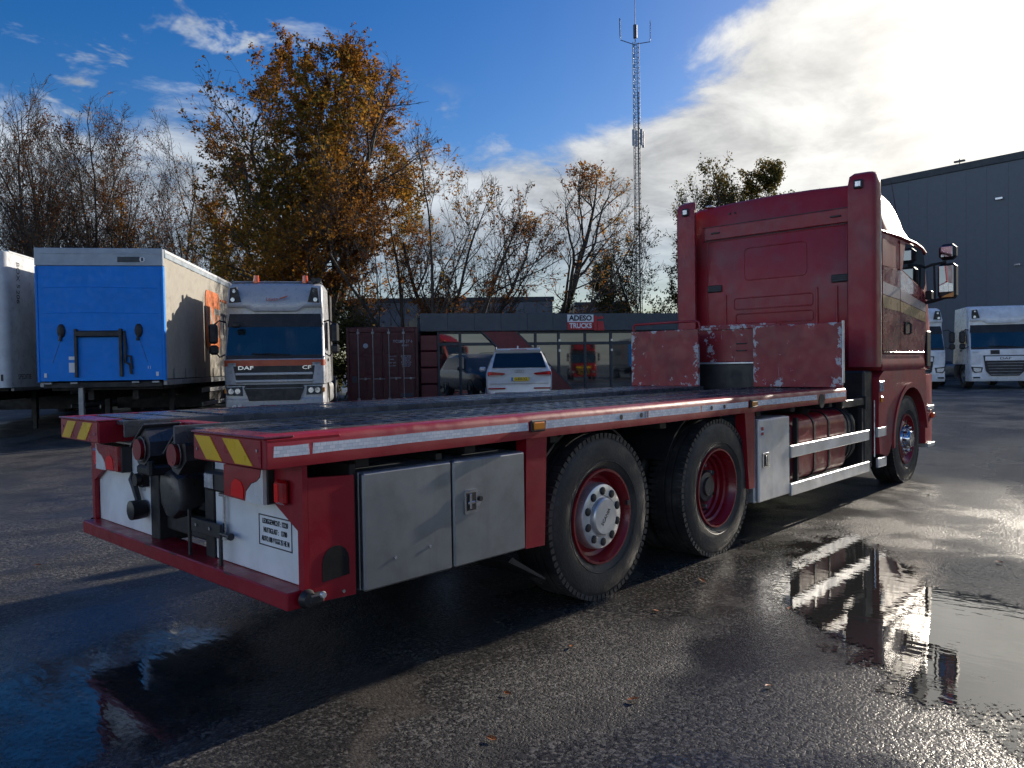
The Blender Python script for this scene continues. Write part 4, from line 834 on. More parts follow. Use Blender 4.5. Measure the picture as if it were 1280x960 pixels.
def trailer(name, lat, dep, rot, label, kind):
    t = empty(name, yard(lat, dep), YAW0+R_(rot), label, 'trailer'); W = 1.25; ZB = 1.22; ZTt = 3.97; LN = 13.2
    front = M['bluetarp'] if kind == 'blue' else M['trailwhite']
    if kind == 'blue':
        fw = part('front_wall', front, t, lambda b: b.box(-W+.05, W-.05, .0, .06, ZB, ZTt-.37, bev=.006))
        part('wall_ripple', front, fw, lambda b: [b.tube([(-W+.12, -.001, z), (-.3, -.004, z+.02), (W-.12, -.001, z-.01)], .006, 6) for z in (3.15, 2.62)], kind='stuff')
        for s in (-1, 1): box('corner_post', front, t, min(s*(W-.049), s*W), max(s*(W-.049), s*W), -.012, .12, ZB-.02, ZTt-.372, bev=.01)
        hd = part('header', M['greyhead'], t, lambda b: b.box(-W, W, -.015, .10, ZTt-.365, ZTt, bev=.012))
        box('header_rib', M['greyhead'], hd, -W+.1, W-.1, -.022, -.0155, ZTt-.12, ZTt-.10, bev=.002); box('header_badge', M['cladtrim'], hd, .36, .80, -.022, -.0155, ZTt-.29, ZTt-.18, bev=.002)
        part('header_badge_disc', M['signwhite'], hd, lambda b: b.cyl((.85, -.0155, ZTt-.235), (.85, -.026, ZTt-.235), .055, n=16)); part('header_badge_mark', M['inkblue'], hd, lambda b: b.box(.83, .87, -.030, -.0265, ZTt-.27, ZTt-.20, M=None))
        # U-shaped black bracket and grommets
        part('front_bracket', M['black'], t, lambda b: (b.box(-.50, .42, -.075, -.002, 2.13, 2.26, bev=.02), b.box(-.51, -.455, -.07, -.002, 1.30, 2.30, bev=.008), b.box(.36, .42, -.07, -.002, 1.30, 2.30, bev=.008)))
        part('bracket_hose', M['black'], t, lambda b: (b.tube([(.45, -.02, 2.25), (.49, -.04, 1.9), (.47, -.04, 1.6), (.56, -.03, 1.55), (.58, -.03, 1.35)], .028, 8), b.tube([(.46, -.03, 1.75), (.58, -.04, 1.72), (.60, -.03, 1.45)], .022, 8)))
        for x in (-.77, .74): part('grommet', M['black'], t, lambda b: (b.ball((x, -.01, 2.26), .11, 10, 8, (.75, .5, 1.35)), b.cyl((x, -.02, 2.26), (x-.02, -.04, 2.05), .03, n=8)))
        part('cable_scuff', M['inkblue'], fw, lambda b: (b.tube([(-.78, -.0015, 2.1), (-.95, -.0015, 1.6)], .004, 4), b.tube([(.74, -.0015, 2.1), (.9, -.0015, 1.6)], .004, 4)), kind='stuff')
        box('documents_plate', M['signwhite'], t, -.64, -.52, -.006, -.001, 1.40, 1.60, bev=0); box('documents_plate', M['signwhite'], t, -.64, -.50, -.006, -.001, 1.66, 1.73, bev=0)
        text('wall_number', '11', M['signwhite'], t, face_m((.93, -.003, 1.48), (1, 0, 0), (0, 0, 1)), .09, .001)
        for x in (-1.09, 1.09): box('marker_lamp', M['signwhite'], t, x-.025, x+.025, -.02, -.0125 if abs(x) > 1.2 else -.001, 1.30, 1.39, bev=.004)
        for x in (-1.05, -.55, .65, 1.05): box('frame_lug', M['galv'], t, x-.07, x+.07, -.02, .05, ZB-.06, ZB-.022, bev=.004)
        side = M['curtain']
        for s in (-1, 1):
            cu = MB(); n = 90
            rs = []
            for i in range(n+1):
                y = .13+(LN-.2)*i/n; k = s*(W-.012+.006*math.sin(i*1.9)+.004*math.sin(i*.7))
                rs.append([(k, y, ZB+.02), (k+s*.004*math.sin(i*2.3), y, ZB+.9), (k-s*.003*math.sin(i*1.3), y, ZB+1.8), (k, y, ZTt-.18)])
            cu.rings(rs, False, False, False); c_ = cu.build('side_curtain', side, t, ang=60)
            box('top_rail', M['greyhead'], t, *sorted((s*(W-.06), s*(W+.006))), .13, LN, ZTt-.178, ZTt-.075, bev=.01); box('roof_edge', M['signwhite'], t, *sorted((s*(W-.05), s*(W+.012))), .13, LN, ZTt-.074, ZTt, bev=.015); box('bottom_rail', M['galv'], t, *sorted((s*(W-.08), s*(W+.002))), .1, LN, ZB-.12, ZB+.0, bev=.01)
            if s > 0:
                # rounded orange emblem, lettering and line, lying on the curtain
                x0 = W+.004; y0 = 3.55
                o = rrect(y0, y0+1.55, 1.95, 3.48, .22, 5)
                em = part('curtain_emblem', M['orange'], c_, lambda b: b.prism(o, 'x', x0, x0+.004))
                text('curtain_lettering', 'WT', M['curtain'], c_, face_m((x0+.0065, y0+.78, 2.62), (0, 1, 0), (0, 0, 1)), 1.05, .001, sx=.93, bold=.03)
                box('curtain_line', M['orange'], c_, x0, x0+.004, y0+1.75, LN-.6, 3.30, 3.36, bev=0)
                text('curtain_lettering', 'TRANSPORT', M['inkblue'], c_, face_m((x0+.002, y0+1.75, 2.65), (0, 1, 0), (0, 0, 1)), .85, .001, align='LEFT')
                for i in range(14): box('curtain_buckle', M['galv'], t, W+.004, W+.02, .6+i*.9, .66+i*.9, ZB+.02, ZB+.24, bev=.004)
    else:
        bd = MB(); o = [(-W, 0)]+[(W-.14+.14*math.sin(R_(a)), .14-.14*math.cos(R_(a))) for a in (0, 22, 45, 68, 90)]+[(W, LN), (-W, LN)]
        bd.prism(o, 'z', ZB-.12, ZTt); body = bd.build('box_body', front, t, ang=40)
        box('bottom_rail', M['galv'], t, W-.06, W+.004, .2, LN, ZB-.20, ZB-.121, bev=.01); box('roof_rail', M['trailwhite'], t, W-.10, W+.006, .15, LN, ZTt-.02, ZTt+.03, bev=.01)
        box('corner_lamp', M['black'], t, W-.30, W-.22, -.012, -.001, ZTt-.33, ZTt-.16, bev=.01); box('corner_lamp', M['black'], t, W-.16, W-.11, -.004, .012, ZB+.02, ZB+.16, bev=.006)
        box('front_plate', M['greyhead'], t, W-.52, W-.36, -.008, -.001, ZB+.16, ZB+.30, bev=0); box('front_grille', M['black'], t, -.5, W-.55, -.05, -.001, ZB+.45, ZB+.72, bev=.02)
        text('side_lettering', 'SPEDITIE', M['ink'], body, face_m((W+.002, .40, ZB+.10), (0, 1, 0), (0, 0, 1)), .16, .001, align='LEFT')
        text('side_code', 'BOX 5', M['ink'], body, face_m((W+.002, .52, ZTt-.45), (0, 0, -1), (0, 1, 0)), .20, .001); text('side_code', '206', M['ink'], body, face_m((W+.002, .50, ZTt-.92), (0, 0, -1), (0, 1, 0)), .20, .001)
    if kind == 'blue': box('roof', M['greyhead'], t, -W+.05, W-.05, .1, LN, ZTt-.05, ZTt-.02, bev=0); box('rear_doors', M['galv'], t, -W, W, LN, LN+.06, ZB-.1, ZTt); box('deck_floor', M['chassis'], t, -W+.09, W-.09, .06, LN-.01, ZB-.14, ZB-.03)
    for s in (-1, 1):
        box('chassis_beam', M['chassis'], t, s*.45-.06, s*.45+.06, .6, LN-.2, .80, ZB-.2)
        part('landing_leg', M['chassis'], t, lambda b: (b.box(s*.72-.06, s*.72+.06, 2.30, 2.44, .30, ZB-.16, bev=.008), b.box(s*.72-.11, s*.72+.11, 2.24, 2.50, .0, .05, bev=.008), b.box(s*.72-.04, s*.72+.04, 2.33, 2.41, .05, .30)))
        for i in range(3): road_wheel(t, s*(W-.02), 8.7+i*1.31, -s)
        part('side_guard', M['galv'], t, lambda b: (b.box(s*(W-.06), s*(W-.03), 3.2, 7.6, .85, .95, bev=.006), b.box(s*(W-.06), s*(W-.03), 3.2, 7.6, .50, .60, bev=.006)))
    box('king_pin_plate', M['chassis'], t, -1.1, 1.1, .3, 2.0, ZB-.2, ZB-.145); box('pallet_box', M['chassis'], t, -1.15, 1.15, 4.2, 7.2, .45, .95)
    if kind == 'blue': box('stand_post', M['galv'], t, -.52, -.42, .10, .20, .0, ZB-.02, bev=.01)
    return t
trailer('curtain_trailer', -8.52, 16.1, 8.3, 'blue-fronted curtainside trailer with cream side and orange emblem beside the silver lorry', 'blue')
trailer('box_trailer', -11.82, 16.1, 8.3, 'plain white box trailer at the left edge, beside the blue-fronted trailer', 'white')

# ------------------------------------------------------------------ forward-control lorries seen from the front
M['silver'] = mat('silver_cab_paint', (.50, .51, .53), .34, metal=.1, coat=.3, var=.03)
M['stripeorange'] = mat('orange_cab_stripe', (.55, .10, .04), .4)
M['cabwhite'] = mat('white_cab_paint', (.80, .81, .82), .3, coat=.5, dirt=.15, dcol=(.4, .4, .4))
M['screen'] = mat('windscreen_glass', (.020, .035, .042), .03, spec=.9, ior=1.6, var=.25, vs=1.2, rv=.01)
M['redtruck'] = mat('bright_red_cab_paint', (.34, .015, .015), .3, coat=.5)
def front_lorry(name, lat, dep, rot, label, paint, H, style, body=True):
    """front face at y = 0 looking towards -y; cab runs back to y = 2.2"""
    t = empty(name, yard(lat, dep), YAW0+R_(rot), label, 'lorry'); W = 1.24; Z0 = .30; ZW0, ZW1 = 1.62, H-1.08
    ZS = H-.62                                   # underside of the high roof panel
    P = M[paint]
    def ring(y, w, wt, z0, z1, rt=.15, in_=0):
        pts = [(-w, y, z0), (-w, y, z0+(z1-z0)*.5), (-(w+(wt-w)*.6), y, z1-rt)]+[(-(wt-rt+rt*math.cos(R_(a))), y, z1-rt+rt*math.sin(R_(a))) for a in (30, 60, 90)]+[(0, y, z1+.02)]
        return pts+[(-a, b_, c) for a, b_, c in reversed(pts[:-1])]
    # rear box of the cab and the raked front built as one shell
    def shell(b):
        pr = [(0.0, .98), (-.02, 1.25), (-.01, ZW0-.06), (.06, ZW0), (.34, ZW1+.28), (.30, ZS), (.36, H-.30), (.52, H-.06), (.75, H), (2.2, H-.02), (2.22, 1.0)]
        sec = []
        for k, (x, q) in enumerate(((-W+.05, .06), (-W+.01, .012), (-W, .0))): sec.append((x, q))
        rs = []
        for x, q in [(-W, .10), (-W+.015, .045), (-W+.06, .01), (-.6, -.03), (0, -.04), (.6, -.03), (W-.06, .01), (W-.015, .045), (W, .10)]:
            ins = .0
            rs.append([(x*(1-.06*max(0, (z-2.2))/(H-2.2)), y+(q if y < 1 else 0), z-(.03 if (abs(x) > W-.02 and z > H-.2) else 0)) for y, z in pr])
        b.rings(rs)
    part('cab_body', P, t, shell, ang=45)
    sh = lambda z: 1-.06*max(0, z-2.2)/(H-2.2)
    # windscreen, proud of the raked front
    yw = lambda z: .06+(.28)*(z-ZW0)/(ZW1+.28-ZW0)
    def panel(nm, mt, z0, z1, w0, w1, off=.03, th=.02, par=t, bow=.045):
        def fn(b):
            rs = []
            for k in (-1, -.93, -.5, 0, .5, .93, 1):
                bw = bow*(k*k)
                rs.append([(k*w0, yw(z0)-off+bw-.03, z0), (k*w1, yw(z1)-off+bw-.03, z1), (k*w1, yw(z1)-off+th+bw-.03, z1), (k*w0, yw(z0)-off+th+bw-.03, z0)])
            b.rings(rs)
        return part(nm, mt, par, fn)
    ws = panel('windscreen', M['screen'], ZW0+.03, ZW1+.22, W-.05, W-.10)
    panel('windscreen_band', M['black'], ZW1-.02, ZW1+.30, W-.06, W-.10, off=.034, par=ws); panel('windscreen_sill', M['black'], ZW0-.05, ZW0+.06, W-.05, W-.055, off=.036, par=ws)
    for s in (-1, 1): part('wiper', M['black'], ws, lambda b: b.tube([(s*.15+.25, yw(ZW0)-.08, ZW0+.06), (s*.15-.4, yw(ZW0+.1)-.085, ZW0+.10)], .012, 6))
    # roof panel / sun visor with lamps
    rp = part('roof_panel', P, t, lambda b: b.rings([[(x, .30+.05*(x/W)**2-.10, ZS-(.10 if abs(x) < .62 else .0)), (x, .22+.05*(x/W)**2-.05, ZS+.06), (x*.985, .30+.06*(x/W)**2, H-.24), (x*.97, .40+.08*(x/W)**2, H-.09), (x*.97, .70, H-.08), (x, .70, ZS)] for x in (-W+.06, -W+.12, -.72, -.55, 0, .55, .72, W-.12, W-.06)]), ang=40)
    for s in (-1, 1):
        lx = s*(W-.26)
        rl = part('roof_lamp', M['black'], rp, lambda b: b.prism([(lx-s*.15, ZS+.12), (lx+s*.14, ZS+.10), (lx+s*.11, H-.17), (lx-s*.05, H-.15)], 'y', .20, .30)); part('roof_lamp_lens', M['lens'], rp, lambda b: (b.cyl((lx+s*.045, .17, ZS+.17), (lx+s*.045, .1995, ZS+.17), .05, n=12), b.cyl((lx+s*.02, .20, H-.24), (lx+s*.02, .215, H-.24), .045, n=12)))
        # mirrors: a tall and a small one on arms
        mx = s*(W+.26)
        part('mirror_arm', M['black'], t, lambda b: (b.tube([(s*(W-.02), .28, ZW1+.10), (s*(W+.12), .16, ZW1+.13), (mx, .12, ZW1+.02)], .02, 6), b.tube([(s*(W-.02), .22, ZW0+.10), (s*(W+.12), .14, ZW0+.02), (mx, .12, ZW0+.20)], .02, 6)))
        mh = part('mirror_housing', M['black'], t, lambda b: b.box(mx-.11, mx+.11, .05, .19, ZW1-.42, ZW1+.05, bev=.05)); box('mirror_glass', M['mirror'], mh, mx-.08, mx+.08, .191, .197, ZW1-.38, ZW1+.0, bev=.002)
        part('wide_mirror_housing', M['black'], t, lambda b: b.box(mx-.10, mx+.12, .05, .18, ZW1-.68, ZW1-.45, bev=.05))
        # side window and door seams
        part('side_window', M['glass'], t, lambda b: b.prism([(.42, ZW0+.22), (1.15, ZW0+.16), (1.15, ZW1+.12), (.62, ZW1+.12)], 'x', *sorted((s*(W-.006), s*(W+.006)))))
        part('door_handle', M['black'], t, lambda b: b.box(*sorted((s*W, s*(W+.025))), 1.05, 1.20, ZW0-.10, ZW0-.02, bev=.008))
        for y in (.34, 1.28): box('door_seam', M['black'], t, *sorted((s*(W+.0005), s*(W+.003))), y, y+.012, 1.05, ZW1+.16, bev=0)
        part('wheel_arch', M['black'], t, lambda b: b.prism(arc(.95, .52, .66, 0, 180, 16)+arc(.95, .52, .58, 180, 0, 16), 'x', *sorted((s*(W-.35), s*(W-.01)))))
        road_wheel(t, s*(W-.02), .95, -s, .51)
        part('corner_panel', P, t, lambda b: b.rings([[(s*(W-.30), -.045, z), (s*(W-.10), -.03, z), (s*(W-.01), .06, z), (s*W, .22, z), (s*W, .36, z), (s*(W-.3), .36, z)] for z in (.985, 1.05, 1.5, ZW0-.17)]), ang=50)
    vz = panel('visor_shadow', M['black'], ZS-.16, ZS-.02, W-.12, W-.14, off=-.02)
    if style == 'silver':
        part('front_stripe', M['stripeorange'], t, lambda b: b.rings([[(x, q-.034, ZW0-.198), (x, q-.034, ZW0-.055), (x, q+.02, ZW0-.055), (x, q+.02, ZW0-.198)] for x, q in ((-W-.003, .10), (-W+.015, .045), (-W+.06, .01), (-.6, -.03), (0, -.04), (.6, -.03), (W-.06, .01), (W-.015, .045), (W+.003, .10))]))
        gr = part('grille', M['black'], t, lambda b: b.prism([(-.93, 1.03), (.93, 1.03), (1.0, ZW0-.20), (-1.0, ZW0-.20)], 'y', -.065, -.02))
        for z0, z1 in ((1.205, 1.265), (1.035, 1.095)): box('grille_bar', P, gr, -.95, .95, -.10, -.066, z0, z1, bev=.01)
        text('maker_lettering', 'DAF', M['chrome'], gr, face_m((-.70, -.0665, 1.375), (1, 0, 0), (0, 0, 1)), .12, .006, sx=1.7, bold=.003); text('model_lettering', 'CF', M['chrome'], gr, face_m((.80, -.0665, 1.375), (1, 0, 0), (0, 0, 1)), .12, .006, sx=1.6, bold=.003)
        text('roof_lettering', 'Lexan', M['stripeorange'], rp, face_m((-.05, .145, ZS+.18), (1, 0, 0), (0, .15, 1)), .13, .004); part('roof_swoosh', M['stripeorange'], rp, lambda b: b.prism([(.12, ZS+.17), (.30, ZS+.22), (.36, ZS+.27), (.16, ZS+.215)], 'y', .13, .15))
        bp = part('bumper', P, t, lambda b: b.rings([[(x, y0, .33), (x, y0-.04, .45), (x, y0-.04, .62), (x, y0-.01, .66), (x, y0, .955), (x, .6, .975), (x, .6, .33)] for x, y0 in ((-W-.005, .14), (-W+.05, .01), (-W+.25, -.05), (0, -.09), (W-.25, -.05), (W-.05, .01), (W+.005, .14))]), ang=30)
        part('lower_grille', M['black'], bp, lambda b: b.prism([(-.62, .60), (.62, .60), (.74, .90), (.70, .972), (-.70, .972), (-.74, .90)], 'y', -.145, -.08)); box('lower_grille_bar', M['galv'], bp, -.70, .70, -.155, -.146, .885, .90, bev=.002)
        part('tow_opening', M['black'], bp, lambda b: b.prism([(-.34, .40), (.34, .40), (.40, .47), (.34, .50), (-.34, .50), (-.40, .47)], 'y', -.145, -.08))
        for s in (-1, 1):
            hl = part('headlamp', M['frame'], bp, lambda b: b.prism([(s*.78, .72), (s*1.165, .74), (s*1.175, .92), (s*.80, .94)], 'y', -.088, .0)); [part('headlamp_lens', M['chrome'], bp, lambda b: b.cyl((s*x, -.105, .83), (s*x, -.0885, .83), .065, .075, n=14)) for x in (.90, 1.06)]; part('indicator', M['amber'], bp, lambda b: b.box(*sorted((s*1.165, s*1.235)), -.02, .07, .78, .89, bev=.01))
            for x in (.85, .98): part('fog_lamp', M['lens'], bp, lambda b: b.cyl((s*x, -.13, .475), (s*x, -.06, .475), .052, n=14))
        for x in (-.53, .72): part('beacon', M['beacon'], t, lambda b: (b.cyl((x, .75, H), (x, .75, H+.05), .085, n=14), b.cyl((x, .75, H+.05), (x, .75, H+.19), .075, .065, n=14)))
        for x in (.95, 1.08): part('air_horn', M['black'], t, lambda b: b.cyl((x, .55, H+.06), (x, 1.1, H+.06), .07, .03, n=10))
        part('roof_bar', M['galv'], t, lambda b: b.tube([(-1.15, .75, H-.02), (-1.1, .75, H+.03), (1.1, .75, H+.03), (1.15, .75, H-.02)], .025, 6))
        box('front_view_mirror', M['black'], t, -1.02, -.80, -.10, .02, ZW1-.05, ZW1+.08, bev=.03)
        for x in (.34, .33): pass
    else:
        gm = M['galv'] if style != 'red' else M['yellow']
        gr = part('grille', M['black'], t, lambda b: b.prism([(-.50, .52), (.50, .52), (.68, .70), (.78, ZW0-.28), (-.78, ZW0-.28), (-.68, .70)], 'y', -.085, -.02))
        box('badge_bar', P if style != 'red' else gm, gr, -.73, .73, -.11, -.086, ZW0-.50, ZW0-.32, bev=.02); text('maker_lettering', 'DAF', M['ink'], gr, face_m((0, -.1115, ZW0-.41), (1, 0, 0), (0, 0, 1)), .13, .003, sx=1.7)
        for k in range(5): box('grille_bar', gm, gr, -.66+.03*k, .66-.03*k, -.10, -.086, ZW0-.60-k*.115, ZW0-.575-k*.115, bev=.005)
        bp = part('bumper', P, t, lambda b: b.rings([[(x, y0, .30), (x, y0-.05, .40), (x, y0-.03, .70), (x, y0, .98), (x, .6, .98), (x, .6, .30)] for x, y0 in ((-W-.005, .14), (-W+.05, .01), (-W+.3, -.03), (-.80, -.035), (-.55, .03), (.55, .03), (.80, -.035), (W-.3, -.03), (W-.05, .01), (W+.005, .14))]), ang=30)
        for s in (-1, 1): part('headlamp', M['black'], bp, lambda b: b.prism([(s*.84, .66), (s*1.10, .64), (s*1.18, .74), (s*1.20, .90), (s*.80, .86)], 'y', -.075, .0)); part('headlamp_lens', M['lens'], bp, lambda b: b.prism([(s*.88, .69), (s*1.08, .68), (s*1.14, .76), (s*1.15, .85), (s*.86, .82)], 'y', -.085, -.0755)); box('fog_slot', M['black'], bp, *sorted((s*.90, s*1.15)), -.09, -.02, .42, .48, bev=.01)
        if style == 'white': box('plate_panel', M['black'], t, -.52, -.20, -.075, -.02, ZW0-.235, ZW0-.07, bev=.004)
    # chassis and what stands behind the cab
    box('chassis_rail', M['chassis'], t, -.45, -.37, 1.9, 6.3, .70, .95); box('chassis_rail', M['chassis'], t, .37, .45, 1.9, 6.3, .70, .95)
    for s in (-1, 1):
        road_wheel(t, s*(W-.02), 4.75, -s, .51); part('fuel_tank', M['galv'], t, lambda b: b.prism(rrect(*sorted((s*.55, s*1.18)), .40, .98, .14), 'y', 2.35, 3.7)); part('mudguard', M['black'], t, lambda b: b.prism(arc(4.75, .52, .60, 10, 170, 12)+arc(4.75, .52, .57, 170, 10, 12), 'x', *sorted((s*.65, s*1.2))))
    box('radiator_block', M['chassis'], t, -.9, .9, .25, 1.9, .45, 1.0)
    if body: part('side_deflector', M['black'], t, lambda b: (b.box(W-.04, W+.0, 2.23, 2.75, 1.0, H-.15, bev=.01), b.box(-W, -W+.04, 2.23, 2.75, 1.0, H-.15, bev=.01)))
    part('exhaust_stack', M['black'], t, lambda b: b.box(-.9, .9, 2.3, 2.7, .98, 2.0, bev=.02))
    return t
sv = front_lorry('silver_lorry', -5.62, 18.35, 9.0, 'silver cab-over lorry with orange stripe and orange roof beacons between trailer and container', 'silver', 3.46, 'silver'); sv.scale = (.93, 1, .995)
front_lorry('white_lorry', 19.75, 31.0, -14, 'white cab-over lorry in full view in front of the grey warehouse', 'cabwhite', 3.36, 'white', False)
front_lorry('white_lorry', 16.6, 32.0, -12, 'white cab-over lorry mostly hidden behind the red cab and its mirror', 'cabwhite', 3.36, 'white', False)

# across the yard, behind the standpoint: what the showroom glass mirrors
front_lorry('red_lorry', 25.9, -10.3, 204.8, 'red lorry with yellow grille, seen mirrored in the showroom doors', 'redtruck', 3.6, 'red', False)
front_lorry('red_lorry', 12.6, -10.5, 204.8, 'red lorry mirrored in the window left of the slanted panel', 'redtruck', 3.3, 'white', False)
trailer('curtain_trailer', 31.5, -8.6, 204.8, 'cream curtainside trailer mirrored in the windows right of the showroom doors', 'blue')

# ------------------------------------------------------------------ shipping container
M['contred'] = mat('oxide_red_container', (.075, .010, .012), .55, dirt=.4, dcol=(.05, .016, .014), ds=2)
def container():
    t = empty('shipping_container', yard(-5.67, 26.6), YAW0+R_(7), 'dark red shipping container with closed doors between silver lorry and office', 'container'); W = 2.44; H = 2.62; L_ = 6.06; P = M['contred']
    box('roof', P, t, .02, W-.02, .05, L_-.02, H-.06, H-.02); box('floor_frame', P, t, .02, W-.02, .05, L_-.02, .02, .16)
    for x in (0, W-.09):
        for y in (0, L_-.09): box('corner_post', P, t, x, x+.09, y, y+.09, .0, H, bev=.008)
    for x in (.02, W-.05):
        side = MB(); n = 60; rs = []
        for i in range(n+1):
            y = .10+(L_-.2)*i/n; k = x+(.0 if (i//2) % 2 else .03); rs.append([(k, y, .17), (k, y, H-.07)])
        side.rings(rs, False, False, False); side.build('corrugated_side', P, t, smooth=False)
    box('end_wall', P, t, .1, W-.1, L_-.06, L_-.02, .16, H-.06); box('door_header', P, t, .095, W-.095, -.005, .09, H-.17, H-.001, bev=.008); box('door_sill', P, t, .095, W-.095, -.005, .09, .0, .15, bev=.008)
    for k in (0, 1):
        a = .10+k*1.125; d = box('door', P, t, a, a+1.115, .02, .06, .16, H-.18, bev=.006)
        for j in range(3):
            for i in range(2): box('door_panel', P, d, a+.06+i*.53, a+.06+i*.53+.47, .004, .0195, .24+j*.73, .24+j*.73+.66, bev=.01)
        for x in (a+.30, a+.80) if k == 0 else (a+.22, a+.72):
            part('locking_bar', M['galv'], d, lambda b: (b.cyl((x, -.03, .06), (x, -.03, H-.06), .017, n=8), b.box(x-.05, x+.05, -.05, .0, H-.24, H-.16, bev=.006), b.box(x-.05, x+.05, -.05, .0, .10, .18, bev=.006)))
            part('bar_handle', M['galv'], d, lambda b: (b.box(x, x+.40, -.06, -.04, .82+.1*(x % .3), .845+.1*(x % .3), bev=.004), b.box(x+.2, x+.26, -.065, -.03, .80, .88, bev=.004)))
        if k == 0: part('door_disc', M['greyhead'], d, lambda b: b.cyl((a+.55, .003, 1.98), (a+.55, -.004, 1.98), .085, n=18)); box('door_plate', M['frame'], d, a+.07, a+.24, -.003, .0035, .72, .94, bev=0)
        else:
            for s_, x, z, sz in (('TCLU', a+.52, 2.12, .13), ('388 27 6', a+.80, 2.12, .13), ('45G1', a+.78, 1.98, .11), ('MAX.WT.', a+.34, 1.60, .07), ('TARE', a+.30, 1.50, .07), ('NET WT.', a+.33, 1.38, .07), ('CU.CAP.', a+.32, 1.28, .07)): text('door_lettering', s_, M['greyhead'], d, face_m((x, .002, z), (1, 0, 0), (0, 0, 1)), sz, .001)
            for j in range(6): text('door_lettering', '30480 67200'[:10-j % 3], M['greyhead'], d, face_m((a+.80, .002, 1.61-j*.07), (1, 0, 0), (0, 0, 1)), .075, .001)
            box('seal_plate', M['inkblue'], d, a+.60, a+1.02, -.004, .003, .20, .32, bev=0)
container()

# ------------------------------------------------------------------ white car
M['carwhite'] = mat('white_car_paint', (.66, .68, .70), .2, coat=.8, var=.03)
def car():
    t = empty('parked_car', yard(.22, 22.9), YAW0+R_(2), 'white estate-style off-roader parked nose-in before the showroom windows', 'car')
    P = M['carwhite']
    # rings along the length, rear at y = 0; each ring half width at sill, waist, roof and heights
    def ring(y, w, wr, z0, zw, zr):
        h = [(0, z0), (-w*.85, z0), (-w*.97, z0+.12), (-w, z0+.35), (-w*1.0, zw-.12), (-w*.965, zw), (-(w*.965+(wr-w*.965)*.55), zw+(zr-zw)*.6), (-wr, zr-.07), (-wr+.10, zr-.015), (-wr*.5, zr), (0, zr)]
        h = [(x, y, z) for x, z in h]; return h+[(-a, b, c) for a, b, c in reversed(h[1:-1])]
    secs = [(.02, .86, .70, .44, .98, 1.06), (.0, .93, .74, .36, 1.02, 1.12), (.06, .97, .76, .30, 1.08, 1.20), (.20, .985, .74, .28, 1.10, 1.42), (.42, .985, .70, .27, 1.10, 1.68), (.60, .985, .70, .27, 1.10, 1.73), (1.6, .985, .71, .27, 1.08, 1.75), (2.6, .985, .70, .27, 1.05, 1.72), (3.3, .985, .68, .27, 1.02, 1.45), (3.75, .98, .70, .27, 1.0, 1.10), (4.6, .96, .66, .29, .92, .99), (4.95, .88, .60, .36, .78, .84), (5.03, .72, .5, .42, .70, .74)]
    part('body', P, t, lambda b: b.rings([ring(*s) for s in secs]), ang=40)
    part('rear_window', M['glass'], t, lambda b: b.rings([[(x, .005, 1.165), (x*.86, .285, 1.60), (x*.86, .36, 1.60), (x, .10, 1.165)] for x in (-.80, -.4, 0, .4, .80)]))
    part('roof_spoiler', P, t, lambda b: b.prism([(.27, 1.70), (.30, 1.735), (.8, 1.762), (.8, 1.70), (.42, 1.62), (.33, 1.62)], 'x', -.66, .66)); part('third_brake_lamp', M['redlens'], t, lambda b: b.box(-.25, .25, .262, .272, 1.695, 1.712))
    part('roof_fin', P, t, lambda b: b.prism([(.75, 1.755), (1.0, 1.76), (.78, 1.83)], 'x', -.02, .02))
    for s in (-1, 1):
        tl = part('tail_lamp', M['redlens'], t, lambda b: b.prism([(s*.93, .925), (s*.52, .935), (s*.42, .985), (s*.44, 1.01), (s*.92, 1.06), (s*.945, 1.0)], 'y', -.03, .06)); part('tail_lamp_bar', M['whitefade'], tl, lambda b: b.box(*sorted((s*.50, s*.90)), -.034, -.031, .935, .95)); part('lit_lens', M['redglow'], tl, lambda b: b.box(*sorted((s*.84, s*.92)), -.035, -.0305, .965, 1.04))
        part('bumper_reflector', M['redlens'], t, lambda b: b.box(*sorted((s*.42, s*.92)), -.035, .03, .535, .575, bev=.004)); part('roof_rail', M['galv'], t, lambda b: b.tube([(s*.66, .7, 1.74), (s*.66, .8, 1.79), (s*.66, 2.6, 1.77), (s*.66, 2.75, 1.71)], .016, 6))
        part('side_window', M['glass'], t, lambda b: b.rings([[(s*(.957), y, 1.12), (s*(.79), y2, 1.60), (s*.775, y2, 1.60), (s*.94, y, 1.12)] for y, y2 in ((.42, .62), (1.6, 1.6), (3.2, 2.75))]))
        part('door_mirror', P, t, lambda b: b.box(*sorted((s*.98, s*1.20)), 3.0, 3.14, 1.05, 1.20, bev=.04))
        for y in (.95, 3.95): road_wheel(t, s*.985, y, -s, .38)
    pl = box('number_plate', M['plate'], t, -.24, .28, -.04, .01, .775, .885, bev=.003); box('plate_band', M['bluetarp'], pl, -.24, -.19, -.043, -.0405, .777, .883, bev=0); text('plate_number', 'G-825-XZ', M['ink'], pl, face_m((.045, -.0415, .83), (1, 0, 0), (0, 0, 1)), .105, .001, sx=.85, bold=.002)
    part('maker_rings', M['galv'], t, lambda b: [b.lathe([(.036, -.004), (.041, -.008), (.046, -.004)], (-.09+i*.06, .005, 1.06), 'y', 16) for i in range(4)])
    part('rear_diffuser', M['black'], t, lambda b: b.prism([(-.80, .32), (.80, .32), (.72, .44), (-.72, .44)], 'y', -.025, .1)); part('tailgate_seam', M['black'], t, lambda b: b.box(-.86, .86, -.004, .02, .69, .697))
car()
